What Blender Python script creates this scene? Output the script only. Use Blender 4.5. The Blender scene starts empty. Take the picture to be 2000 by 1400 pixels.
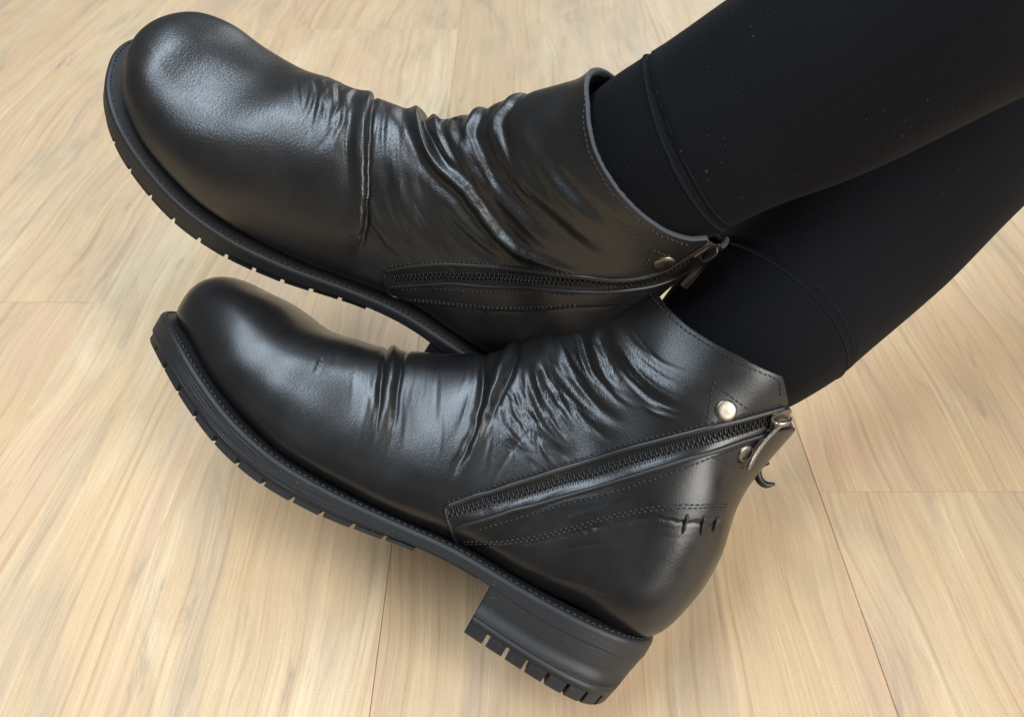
import bpy, math, random
import numpy as np
from mathutils import Vector, Matrix

# ---------------------------------------------------------------- camera, world, lights, exposure
scene = bpy.context.scene
col = scene.collection
CAM_H = 0.378
PITCH = math.radians(44.7)
cam_data = bpy.data.cameras.new('camera')
cam_data.sensor_width = 36.0
cam_data.lens = 36.0 * 1444.0 / 2000.0
cam_data.clip_start = 0.01
cam_data.clip_end = 60
cam_data.dof.use_dof = True
cam_data.dof.focus_distance = 0.355
cam_data.dof.aperture_fstop = 12
cam = bpy.data.objects.new('camera', cam_data)
cam.location = (0, 0, CAM_H)
cam.rotation_euler = (math.radians(90) - PITCH, 0, 0)
col.objects.link(cam)
scene.camera = cam

world = bpy.data.worlds.new('World')
scene.world = world
world.use_nodes = True
bg = world.node_tree.nodes['Background']
bg.inputs[0].default_value = (1.0, 0.98, 0.95, 1)
bg.inputs[1].default_value = 0.15

def area_light(name, loc, aim, sx, sy, power, colour):
    d = bpy.data.lights.new(name, 'AREA')
    d.shape = 'RECTANGLE'; d.size = sx; d.size_y = sy
    d.energy = power; d.color = colour
    o = bpy.data.objects.new(name, d)
    o.location = loc
    o.rotation_euler = (Vector(aim) - Vector(loc)).to_track_quat('-Z', 'Y').to_euler()
    col.objects.link(o)
    return o
strip = area_light('ceiling_and_fill_panel', (-0.46, 0.50, 2.35), (-0.46, 0.50, 0), 0.40, 2.6, 66, (0.72, 0.86, 1.0))
strip.rotation_euler = (0, 0, math.radians(-20))
area_light('window_and_fill_light', (2.1, -1.9, 1.7), (0.0, 0.3, 0.0), 2.0, 1.4, 108, (1.0, 0.97, 0.92))  # unseen soft fill, added to lift the floor shade under the boots
area_light('ceiling_and_fill_panel', (1.3, -0.9, 2.35), (0.9, -0.5, 0), 0.6, 1.2, 26, (0.98, 0.97, 0.95))  # added fill standing in for ceiling bounce, softens the shadows
area_light('window_and_fill_light', (1.5, 4.0, 1.7), (0.4, 0.6, 0.0), 2.2, 1.6, 46, (0.92, 0.96, 1.0))

scene.view_settings.view_transform = 'Standard'
scene.view_settings.look = 'None'
scene.view_settings.exposure = -0.05
scene.view_settings.gamma = 1.0
scene.view_settings.use_curve_mapping = False

# ---------------------------------------------------------------- materials
def new_mat(name):
    m = bpy.data.materials.new(name); m.use_nodes = True
    nt = m.node_tree; nt.nodes.clear()
    out = nt.nodes.new('ShaderNodeOutputMaterial')
    p = nt.nodes.new('ShaderNodeBsdfPrincipled')
    nt.links.new(p.outputs[0], out.inputs[0])
    return m, nt, p
def nd(nt, typ, ins=None, **props):
    n = nt.nodes.new(typ)
    for k, v in props.items(): setattr(n, k, v)
    for k, v in (ins or {}).items():
        if hasattr(v, 'is_output') or isinstance(v, bpy.types.NodeSocket): nt.links.new(v, n.inputs[k])
        else: n.inputs[k].default_value = v
    return n
def ramp(nt, fac, stops, interp='LINEAR'):
    n = nt.nodes.new('ShaderNodeValToRGB'); nt.links.new(fac, n.inputs[0])
    cr = n.color_ramp; cr.interpolation = interp
    while len(cr.elements) < len(stops): cr.elements.new(0.5)
    for e, (p, c) in zip(cr.elements, stops):
        e.position = p; e.color = (*c, 1) if len(c) == 3 else c
    return n.outputs[0]
def math_n(nt, op, a, b=0.0, c=0.0):
    n = nt.nodes.new('ShaderNodeMath'); n.operation = op
    for i, v in enumerate((a, b, c)):
        if isinstance(v, bpy.types.NodeSocket): nt.links.new(v, n.inputs[i])
        else: n.inputs[i].default_value = v
    return n.outputs[0]
def mix_c(nt, fac, a, b, mode='MIX'):
    n = nt.nodes.new('ShaderNodeMix'); n.data_type = 'RGBA'; n.blend_type = mode
    for i, v in ((0, fac), (6, a), (7, b)):
        if isinstance(v, bpy.types.NodeSocket): nt.links.new(v, n.inputs[i])
        else: n.inputs[i].default_value = v if i == 0 else (*v, 1)
    return n.outputs[2]

def leather(name, grain_scale=1050, grain=0.30, rough=0.30, crease=0.26, spec=0.56):
    m, nt, p = new_mat(name)
    tc = nd(nt, 'ShaderNodeTexCoord')
    n1 = nd(nt, 'ShaderNodeTexNoise', {'Vector': tc.outputs['Object'], 'Scale': grain_scale, 'Detail': 3.0, 'Roughness': 0.6})
    v1 = nd(nt, 'ShaderNodeTexVoronoi', {'Vector': tc.outputs['Object'], 'Scale': grain_scale * 0.62}, feature='DISTANCE_TO_EDGE')
    cell = math_n(nt, 'MINIMUM', math_n(nt, 'MULTIPLY', v1.outputs['Distance'], 3.0), 0.6)
    big = nd(nt, 'ShaderNodeTexNoise', {'Vector': tc.outputs['Object'], 'Scale': 60.0, 'Detail': 2.0})
    att = nd(nt, 'ShaderNodeAttribute', attribute_name='crinkle')
    mp = nd(nt, 'ShaderNodeMapping', {'Vector': tc.outputs['UV'], 'Scale': (420.0, 95.0, 1.0)})
    wr = nd(nt, 'ShaderNodeTexNoise', {'Vector': mp.outputs[0], 'Scale': 0.55, 'Detail': 4.0, 'Roughness': 0.62, 'Distortion': 0.9})
    wr2 = math_n(nt, 'MULTIPLY', wr.outputs[0], math_n(nt, 'MULTIPLY', att.outputs['Fac'], crease * 4.0))
    mp2 = nd(nt, 'ShaderNodeMapping', {'Vector': tc.outputs['UV'], 'Scale': (560.0, 190.0, 1.0)})
    ck = nd(nt, 'ShaderNodeTexVoronoi', {'Vector': mp2.outputs[0], 'Scale': 0.5}, feature='DISTANCE_TO_EDGE')
    crack = math_n(nt, 'MULTIPLY', math_n(nt, 'MINIMUM', math_n(nt, 'MULTIPLY', ck.outputs['Distance'], 4.0), 1.0), math_n(nt, 'MULTIPLY', att.outputs['Fac'], crease * 1.1))
    wr2 = math_n(nt, 'ADD', wr2, crack)
    h = math_n(nt, 'ADD', math_n(nt, 'MULTIPLY', n1.outputs[0], 0.55), math_n(nt, 'MULTIPLY', cell, 0.45))
    h = math_n(nt, 'ADD', math_n(nt, 'MULTIPLY', h, grain), wr2)
    b = nd(nt, 'ShaderNodeBump', {'Height': h, 'Strength': 0.55, 'Distance': 0.00022})
    nt.links.new(b.outputs[0], p.inputs['Normal'])
    base = mix_c(nt, big.outputs[0], (0.0065, 0.0064, 0.0066), (0.0115, 0.011, 0.011))
    nt.links.new(base, p.inputs['Base Color'])
    r = nd(nt, 'ShaderNodeMapRange', {'Value': big.outputs[0], 'From Min': 0.3, 'From Max': 0.7, 'To Min': rough - 0.035, 'To Max': rough + 0.05})
    nt.links.new(r.outputs[0], p.inputs['Roughness'])
    p.inputs['Specular IOR Level'].default_value = spec
    return m
M_FRONT = leather('black_leather')
M_REAR = leather('black_leather_grainy', 850, 0.95, 0.35, 0.3, 0.72)
M_PIPING = leather('black_leather_folded', 1100, 0.3, 0.42, 0.0)

def plain(name, colour, rough, metal=0.0, bump_scale=None, bump=0.2, dist=0.0002, spec=0.5):
    m, nt, p = new_mat(name)
    p.inputs['Base Color'].default_value = (*colour, 1)
    p.inputs['Roughness'].default_value = rough
    p.inputs['Metallic'].default_value = metal
    p.inputs['Specular IOR Level'].default_value = spec
    if bump_scale:
        tc = nd(nt, 'ShaderNodeTexCoord')
        n = nd(nt, 'ShaderNodeTexNoise', {'Vector': tc.outputs['Object'], 'Scale': bump_scale, 'Detail': 4.0})
        b = nd(nt, 'ShaderNodeBump', {'Height': n.outputs[0], 'Strength': bump, 'Distance': dist})
        nt.links.new(b.outputs[0], p.inputs['Normal'])
        r = nd(nt, 'ShaderNodeMapRange', {'Value': n.outputs[0], 'From Min': 0.3, 'From Max': 0.7, 'To Min': max(rough - 0.08, 0.02), 'To Max': min(rough + 0.1, 1)})
        nt.links.new(r.outputs[0], p.inputs['Roughness'])
    return m
def rubber(name):
    m, nt, p = new_mat(name)
    tc = nd(nt, 'ShaderNodeTexCoord')
    n = nd(nt, 'ShaderNodeTexNoise', {'Vector': tc.outputs['Object'], 'Scale': 900.0, 'Detail': 4.0})
    mp = nd(nt, 'ShaderNodeMapping', {'Vector': tc.outputs['Object'], 'Scale': (35.0, 35.0, 900.0)})
    s = nd(nt, 'ShaderNodeTexNoise', {'Vector': mp.outputs[0], 'Scale': 1.0, 'Detail': 3.0})
    h = math_n(nt, 'ADD', math_n(nt, 'MULTIPLY', n.outputs[0], 0.6), math_n(nt, 'MULTIPLY', s.outputs[0], 0.5))
    b = nd(nt, 'ShaderNodeBump', {'Height': h, 'Strength': 0.5, 'Distance': 0.0002})
    nt.links.new(b.outputs[0], p.inputs['Normal'])
    sp = nd(nt, 'ShaderNodeTexVoronoi', {'Vector': tc.outputs['Object'], 'Scale': 330.0}, feature='F1')
    dust = math_n(nt, 'MULTIPLY', math_n(nt, 'LESS_THAN', sp.outputs['Distance'], 0.075), 0.35)
    nt.links.new(mix_c(nt, dust, (0.014, 0.0142, 0.0155), (0.25, 0.23, 0.2)), p.inputs['Base Color'])
    p.inputs['Roughness'].default_value = 0.5
    p.inputs['Specular IOR Level'].default_value = 0.45
    return m
M_RUBBER = rubber('black_rubber')
M_THREAD = plain('black_thread', (0.012, 0.012, 0.014), 0.42)
M_HEM = plain('hem_thread', (0.009, 0.0096, 0.0125), 0.9, spec=0.15)
M_TAPE = plain('zip_tape', (0.006, 0.006, 0.007), 0.8, bump_scale=2500, bump=0.5)
M_COIL = plain('zip_coil', (0.01, 0.01, 0.011), 0.26)
M_NICKEL = plain('worn_nickel', (0.22, 0.195, 0.165), 0.34, 1.0, 350, 0.15, 0.0001)
M_DARKMETAL = plain('gunmetal', (0.34, 0.33, 0.30), 0.27, 1.0, 500, 0.2, 0.0001)
M_EDGE = plain('raw_leather_edge', (0.045, 0.052, 0.062), 0.75, bump_scale=1800, bump=0.8, dist=0.0003)
M_LINING = plain('dark_lining', (0.01, 0.01, 0.011), 0.85)

def fabric(name, colour, rib=False, lint=0.0):
    m, nt, p = new_mat(name)
    tc = nd(nt, 'ShaderNodeTexCoord')
    mp = nd(nt, 'ShaderNodeMapping', {'Vector': tc.outputs['UV'], 'Scale': (1.0, 1.0, 1.0)})
    w1 = nd(nt, 'ShaderNodeTexWave', {'Vector': mp.outputs[0], 'Scale': 230.0 if not rib else 250.0, 'Distortion': 1.0, 'Detail': 1.0, 'Detail Scale': 3.0}, bands_direction='Y')
    w2 = nd(nt, 'ShaderNodeTexWave', {'Vector': mp.outputs[0], 'Scale': 260.0, 'Distortion': 1.0, 'Detail': 1.0}, bands_direction='X')
    n = nd(nt, 'ShaderNodeTexNoise', {'Vector': tc.outputs['Object'], 'Scale': 1500.0, 'Detail': 3.0})
    h = math_n(nt, 'ADD', math_n(nt, 'MULTIPLY', w1.outputs['Fac'], 0.5 if rib else 0.2), math_n(nt, 'ADD', math_n(nt, 'MULTIPLY', w2.outputs['Fac'], 0.3), n.outputs[0]))
    b = nd(nt, 'ShaderNodeBump', {'Height': h, 'Strength': 0.5, 'Distance': 0.0003})
    nt.links.new(b.outputs[0], p.inputs['Normal'])
    v = nd(nt, 'ShaderNodeTexVoronoi', {'Vector': tc.outputs['Object'], 'Scale': 260.0}, feature='F1')
    v2 = nd(nt, 'ShaderNodeTexNoise', {'Vector': tc.outputs['Object'], 'Scale': 45.0, 'Detail': 2.0})
    th = math_n(nt, 'MULTIPLY', math_n(nt, 'SUBTRACT', v2.outputs[0], 0.42), 0.45)
    speck = math_n(nt, 'MULTIPLY', math_n(nt, 'LESS_THAN', v.outputs['Distance'], th), lint)
    fine = nd(nt, 'ShaderNodeMapRange', {'Value': n.outputs[0], 'From Min': 0.3, 'From Max': 0.75, 'To Min': 0.6, 'To Max': 1.7})
    base = mix_c(nt, 1.0, colour, fine.outputs[0], 'MULTIPLY')
    nt.links.new(mix_c(nt, speck, base, (0.2, 0.2, 0.2)), p.inputs['Base Color'])
    p.inputs['Roughness'].default_value = 0.85
    p.inputs['Specular IOR Level'].default_value = 0.15
    p.inputs['Sheen Weight'].default_value = 0.018
    p.inputs['Sheen Roughness'].default_value = 0.4
    return m
M_LEGGING = fabric('black_jersey', (0.0021, 0.0025, 0.0043), lint=0.16)
M_RIB = fabric('black_rib_knit', (0.0018, 0.0022, 0.0038), rib=True)

def oak():
    m, nt, p = new_mat('pale_oak_vinyl')
    tc = nd(nt, 'ShaderNodeTexCoord'); oi = nd(nt, 'ShaderNodeObjectInfo')
    off = nd(nt, 'ShaderNodeVectorMath', {0: (37.0, 53.0, 11.0)}, operation='SCALE'); nt.links.new(oi.outputs['Random'], off.inputs['Scale'])
    pos = nd(nt, 'ShaderNodeVectorMath', {0: tc.outputs['Object'], 1: off.outputs[0]}, operation='ADD').outputs[0]
    wv = nd(nt, 'ShaderNodeTexNoise', {'Vector': nd(nt, 'ShaderNodeMapping', {'Vector': pos, 'Scale': (5.0, 3.2, 1.0)}).outputs[0], 'Scale': 1.0, 'Detail': 2.0})
    wo = nd(nt, 'ShaderNodeVectorMath', {0: wv.outputs['Color'], 1: (0.5, 0.5, 0.5)}, operation='SUBTRACT')
    ws = nd(nt, 'ShaderNodeVectorMath', {0: wo.outputs[0], 1: (0.055, 0.0, 0.0)}, operation='MULTIPLY')
    pos = nd(nt, 'ShaderNodeVectorMath', {0: pos, 1: ws.outputs[0]}, operation='ADD').outputs[0]
    def stretched(sx, sy, scale, detail, rough=0.55, dist=0.0):
        mp = nd(nt, 'ShaderNodeMapping', {'Vector': pos, 'Scale': (sx, sy, 1.0)})
        return nd(nt, 'ShaderNodeTexNoise', {'Vector': mp.outputs[0], 'Scale': scale, 'Detail': detail, 'Roughness': rough, 'Distortion': dist}).outputs[0]
    cloud = stretched(6, 1.8, 1.0, 3.0, 0.5, 0.9)
    patch = stretched(18, 4.4, 1.0, 4.0, 0.58, 1.0)
    patch2 = stretched(15, 3.6, 1.5, 4.0, 0.58, 1.2)
    lines = stretched(260, 3.6, 1.0, 4.0, 0.6, 0.4)
    fine = stretched(640, 12.0, 1.0, 3.0, 0.65)
    pore = stretched(1000, 34.0, 1.0, 3.0, 0.7)
    dark = stretched(60, 9.0, 1.0, 5.0, 0.7, 1.4)
    spar = stretched(9, 3.5, 2.3, 2.0, 0.5)
    c = ramp(nt, cloud, [(0.30, (0.63, 0.445, 0.255)), (0.5, (0.67, 0.485, 0.29)), (0.70, (0.70, 0.53, 0.335))])
    c = mix_c(nt, ramp(nt, patch, [(0.47, (0, 0, 0)), (0.64, (0.75, 0.75, 0.75))]), c, (0.655, 0.45, 0.29))
    c = mix_c(nt, ramp(nt, patch2, [(0.50, (0, 0, 0)), (0.68, (0.72, 0.72, 0.72))]), c, (0.50, 0.39, 0.265))
    c = mix_c(nt, ramp(nt, patch, [(0.30, (0.6, 0.6, 0.6)), (0.43, (0, 0, 0))]), c, (0.73, 0.58, 0.38))
    c = mix_c(nt, 1.0, c, ramp(nt, lines, [(0.34, (0.85, 0.82, 0.80)), (0.44, (0.98, 0.98, 0.98)), (0.56, (1, 1, 1)), (0.66, (1.11, 1.12, 1.14))]), 'MULTIPLY')
    c = mix_c(nt, 1.0, c, ramp(nt, fine, [(0.32, (0.935, 0.925, 0.915)), (0.5, (1, 1, 1)), (0.68, (1.05, 1.05, 1.06))]), 'MULTIPLY')
    c = mix_c(nt, 1.0, c, ramp(nt, pore, [(0.33, (0.90, 0.885, 0.87)), (0.41, (1, 1, 1)), (0.60, (1, 1, 1)), (0.69, (1.09, 1.09, 1.10))]), 'MULTIPLY')
    speck = nd(nt, 'ShaderNodeTexNoise', {'Vector': tc.outputs['Object'], 'Scale': 1000.0, 'Detail': 3.0, 'Roughness': 0.7}).outputs[0]
    c = mix_c(nt, 1.0, c, ramp(nt, speck, [(0.32, (0.92, 0.915, 0.91)), (0.5, (1, 1, 1)), (0.68, (1.06, 1.06, 1.06))]), 'MULTIPLY')
    dk = ramp(nt, dark, [(0.56, (0, 0, 0)), (0.72, (0.75, 0.75, 0.75))])
    dk = math_n(nt, 'MULTIPLY', dk, ramp(nt, spar, [(0.46, (0.15, 0.15, 0.15)), (0.62, (1, 1, 1))]))
    c = mix_c(nt, dk, c, (0.34, 0.265, 0.205))
    tone = nd(nt, 'ShaderNodeMapRange', {'Value': oi.outputs['Random'], 'To Min': 0.95, 'To Max': 1.04}).outputs[0]
    c = mix_c(nt, 1.0, c, tone, 'MULTIPLY')
    nt.links.new(c, p.inputs['Base Color'])
    b = nd(nt, 'ShaderNodeBump', {'Height': fine, 'Strength': 0.25, 'Distance': 0.0003})
    nt.links.new(b.outputs[0], p.inputs['Normal'])
    p.inputs['Roughness'].default_value = 0.5
    p.inputs['Specular IOR Level'].default_value = 0.35
    return m
M_OAK = oak()
M_JOINT = plain('dark_joint', (0.22, 0.16, 0.11), 0.8)

# ---------------------------------------------------------------- mesh helpers
def mesh_obj(name, verts, faces, mat, parent=None, smooth=True, kind=None, uv=None, attr=None):
    me = bpy.data.meshes.new(name)
    verts = np.asarray(verts, np.float32)
    if isinstance(faces, np.ndarray):
        k = faces.shape[1]
        me.vertices.add(len(verts)); me.vertices.foreach_set('co', verts.ravel())
        me.loops.add(faces.size); me.loops.foreach_set('vertex_index', faces.astype(np.int32).ravel())
        me.polygons.add(len(faces))
        me.polygons.foreach_set('loop_start', np.arange(0, faces.size, k, dtype=np.int32))
        me.update(calc_edges=True)
    else:
        me.from_pydata(verts.tolist(), [], faces)
    if uv is not None:
        lay = me.uv_layers.new(name='UVMap')
        idx = np.empty(len(me.loops), np.int32); me.loops.foreach_get('vertex_index', idx)
        lay.data.foreach_set('uv', np.asarray(uv, np.float32)[idx].ravel())
    if attr is not None:
        a = me.attributes.new('crinkle', 'FLOAT', 'POINT'); a.data.foreach_set('value', np.asarray(attr, np.float32))
    if smooth: me.polygons.foreach_set('use_smooth', np.ones(len(me.polygons), bool))
    me.validate(); me.update()
    me.materials.append(mat)
    o = bpy.data.objects.new(name, me)
    col.objects.link(o)
    o.parent = parent
    if kind: o['kind'] = kind
    return o
def grid_faces(nu, nv, wrap=False):
    i = np.arange(nu - 1)[:, None]; j = np.arange(nv if wrap else nv - 1)[None]
    j2 = (j + 1) % nv
    return np.stack([i * nv + j, i * nv + j2, (i + 1) * nv + j2, (i + 1) * nv + j], -1).reshape(-1, 4)
class Collector:
    """joins many tiny pieces into one mesh"""
    def __init__(s): s.v = []; s.f = []; s.n = 0
    def add(s, v, f):
        s.v.append(np.asarray(v, float)); s.f += [tuple(int(x) + s.n for x in q) for q in f]; s.n += len(v)
    def build(s, name, mat, parent, smooth=True, kind=None):
        return mesh_obj(name, np.concatenate(s.v), s.f, mat, parent, smooth, kind)
def tube(pts, rad, nseg=8, flat=1.0, normals=None):
    """closed tube along 3D points; rad number or per-point; normals orient the flattening"""
    pts = np.asarray(pts, float); n = len(pts); rad = np.broadcast_to(np.asarray(rad, float), n)
    t = np.gradient(pts, axis=0); t /= np.linalg.norm(t, axis=1)[:, None] + 1e-12
    if normals is None:
        ref = np.array([0, 0, 1.0]) if abs(t[0][2]) < 0.9 else np.array([1.0, 0, 0])
        nn = np.zeros_like(pts); a = ref
        for i in range(n):
            a = a - t[i] * (a @ t[i]); a /= np.linalg.norm(a) + 1e-12; nn[i] = a
    else:
        nn = normals - t * (normals * t).sum(1)[:, None]; nn /= np.linalg.norm(nn, axis=1)[:, None] + 1e-12
    bb = np.cross(t, nn)
    a = np.linspace(0, 2 * np.pi, nseg, endpoint=False)
    V = pts[:, None] + rad[:, None, None] * (np.cos(a)[None, :, None] * bb[:, None] + flat * np.sin(a)[None, :, None] * nn[:, None])
    V = V.reshape(-1, 3); F = [tuple(q) for q in grid_faces(n, nseg, True)]
    F += [tuple(range(nseg))[::-1], tuple((n - 1) * nseg + k for k in range(nseg))]
    return V, F
def smooth_path(p, n):
    """dense Catmull-Rom through points"""
    p = np.asarray(p, float)
    if len(p) == 2: return p[0] + (p[1] - p[0]) * np.linspace(0, 1, n)[:, None]
    d = np.r_[0, np.cumsum(np.linalg.norm(np.diff(p, axis=0) * (1, .4)[:p.shape[1]] if p.shape[1] == 2 else np.diff(p, axis=0), axis=1))]; d /= d[-1]
    q = np.concatenate([[2 * p[0] - p[1]], p, [2 * p[-1] - p[-2]]]); t = np.linspace(0, 1, n)
    i = np.clip(np.searchsorted(d, t, 'right') - 1, 0, len(p) - 2); f = ((t - d[i]) / (d[i + 1] - d[i] + 1e-12))[:, None]
    p0, p1, p2, p3 = q[i], q[i + 1], q[i + 2], q[i + 3]
    return .5 * (2 * p1 + (p2 - p0) * f + (2 * p0 - 5 * p1 + 4 * p2 - p3) * f ** 2 + (3 * p1 - p0 - 3 * p2 + p3) * f ** 3)
def rounded_box(sx, sy, sz, r, seg=2):
    """box centred at 0 with rounded edges, as verts, faces"""
    import bmesh
    bm = bmesh.new(); bmesh.ops.create_cube(bm, size=1.0)
    for v in bm.verts: v.co = (v.co.x * sx, v.co.y * sy, v.co.z * sz)
    bmesh.ops.bevel(bm, geom=bm.edges[:], offset=r, segments=seg, affect='EDGES', profile=0.5)
    bm.verts.index_update()
    V = np.array([v.co[:] for v in bm.verts]); F = [tuple(v.index for v in f.verts) for f in bm.faces]; bm.free()
    return V, F

# ---------------------------------------------------------------- the floor: vinyl planks laid away from the viewer
PLANK_W, PLANK_L, GAP = 0.2585, 1.22, 0.0003
def plank_mesh():
    import bmesh
    bm = bmesh.new(); bmesh.ops.create_cube(bm, size=1.0)
    for v in bm.verts: v.co = (v.co.x * (PLANK_W - GAP), v.co.y * (PLANK_L - GAP), (v.co.z - 0.5) * 0.005)
    bmesh.ops.bevel(bm, geom=[e for e in bm.edges if all(v.co.z > -0.001 for v in e.verts)], offset=0.00025, segments=2, affect='EDGES', profile=0.5)
    me = bpy.data.meshes.new('plank'); bm.to_mesh(me); bm.free(); me.materials.append(M_OAK)
    return me
floor = mesh_obj('floor', [(-2.2, -1.4, -0.0052), (2.2, -1.4, -0.0052), (2.2, 3.4, -0.0052), (-2.2, 3.4, -0.0052)], [(0, 1, 2, 3)], M_JOINT, smooth=False, kind='structure')
floor['label'] = 'pale oak vinyl plank floor'
pm = plank_mesh()
joints = {-2: 0.445, -1: 1.0, 0: 1.15, 1: 0.266, 2: 0.9}
rng = random.Random(4)
for c in range(-8, 8):
    x = -0.0697 + (c + 0.5) * PLANK_W + (0.00025 if c < -1 else 0)
    off = joints.get(c, rng.uniform(0, PLANK_L))
    k0 = math.floor((-1.3 - off) / PLANK_L) + 1
    for k in range(k0, k0 + 3):
        o = bpy.data.objects.new('plank', pm); col.objects.link(o)
        o.location = (x, off + (k + 0.5) * PLANK_L, 0); o.parent = floor

# ---------------------------------------------------------------- boot shape
KT=[(281,56),(280.5,63),(278,70),(273,75),(264,79.5),(250,81),(232,79.5),(210,78.5),(190,83),(170,90),(150,100),(133,111),(121,122),(111,136),(103,149),(97,160),(91,169),(85,177),(80,183),(77,188),(75,193)]
KB=[(281,52),(280.5,47.5),(278.5,46),(274.5,45),(268,43),(255,41),(236,35),(208,29),(180,25),(150,25),(120,28),(90,32.5),(58,33),(28,35),(-1.5,38.5),(-13.5,62),(-15,85),(-10.5,108),(-11,130),(-15,153),(-19,176)]
KW=[2,8,15,22.5,30,38,44,47.5,47,43.5,41,39,38,37,37,38,39,40,41,42,42.5]
KM=[.5,.45,.42,.4,.36,.33,.3,.3,.3,.3,.3,.31,.32,.34,.38,.43,.46,.48,.5,.5,.5]
KN=[2,2.1,2.2,2.3,2.3,2.3,2.25,2.2,2.1,2.05,2,2,2,2,2,2,2,2,2,2,2]
KL=[2.2,2.5,3,3.4,3.6,3.6,3.6,3.6,3.6,3.6,3.6,3.6,3.6,3.5,3.2,2.6,2.2,2.1,2.0,2.0,2.0]
# small differences between the two worn boots (mm): dorsal line lift, near-side fullness, cuff
FRONT=dict(dT={1:1,2:3,3:4,4:4,5:4,6:6,7:5.5,8:5,9:4,10:3,11:2},dB={0:2,1:3,2:4,3:5,4:6,5:6.5,6:5,7:1.5},dW={},near={},tx={})
REAR=dict(dT={1:1,2:3,3:4,4:4,5:4,6:5,7:9,8:13,9:13,10:10,11:5,14:-2,15:-4,16:-5,17:-6,18:-6,19:-4,20:2},dB={0:3,1:4,2:5,3:5,4:5,5:5,6:3,7:1,10:2.5,11:4.5,12:5,13:4,14:2},dW={},tx={0:-5,1:-5,2:-4.5,3:-4,4:-3,5:-1.5},
          near={3:3,4:4,5:6,6:7,7:7,8:5,9:2,10:-1,11:-3,12:-4,13:-4,14:-3})
U0=.95
def spline(k,t):
    k=np.asarray(k,float);n=len(k)-1;x=np.clip(t,0,1)*n;i=np.clip(np.floor(x).astype(int),0,n-1);f=x-i
    g=lambda j:k[np.clip(j,0,n)]
    p0,p1,p2,p3=g(i-1),g(i),g(i+1),g(i+2)
    if k.ndim>1:f=f[...,None]
    return .5*(2*p1+(p2-p0)*f+(2*p0-5*p1+4*p2-p3)*f**2+(3*p1-p0-3*p2+p3)*f**3)
def base_surface(u,v,B):
    """bare boot upper: u 0 toe .. 1 above the cuff, v -1..1 round the foot (0 along the instep, +-1 under it)"""
    u=np.asarray(u,float);v=np.asarray(v,float);u,v=np.broadcast_arrays(u,v)
    kt=np.array(KT,float);kb=np.array(KB,float);kw=np.array(KW,float);kn=np.zeros(len(KW))
    for i,d in B['dT'].items():kt[i,1]+=d
    for i,d in B['dB'].items():kb[i,1]+=d
    for i,d in B['tx'].items():kt[i,0]+=d;kb[i,0]+=d
    for i,d in B['dW'].items():kw[i]+=d
    for i,d in B['near'].items():kn[i]+=d
    T=spline(kt,u);Bo=spline(kb,u);w=spline(kw,u)+np.where(v>0,spline(kn,u)*np.clip(v*4,0,1),0)
    hm=spline(KM,u);n=spline(KN,u);l=spline(KL,u)
    t=v*np.pi;c,s=np.cos(t),np.sin(t);e=np.where(c>=0,2/n,2/l)
    h=np.where(c>=0,hm+(1-hm)*np.abs(c)**e,hm-hm*np.abs(c)**e)
    y=w*np.sign(s)*np.abs(s)**e
    P=Bo+(T-Bo)*h[...,None]
    return np.stack([P[...,0],y,P[...,1]],-1)*.001
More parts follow.
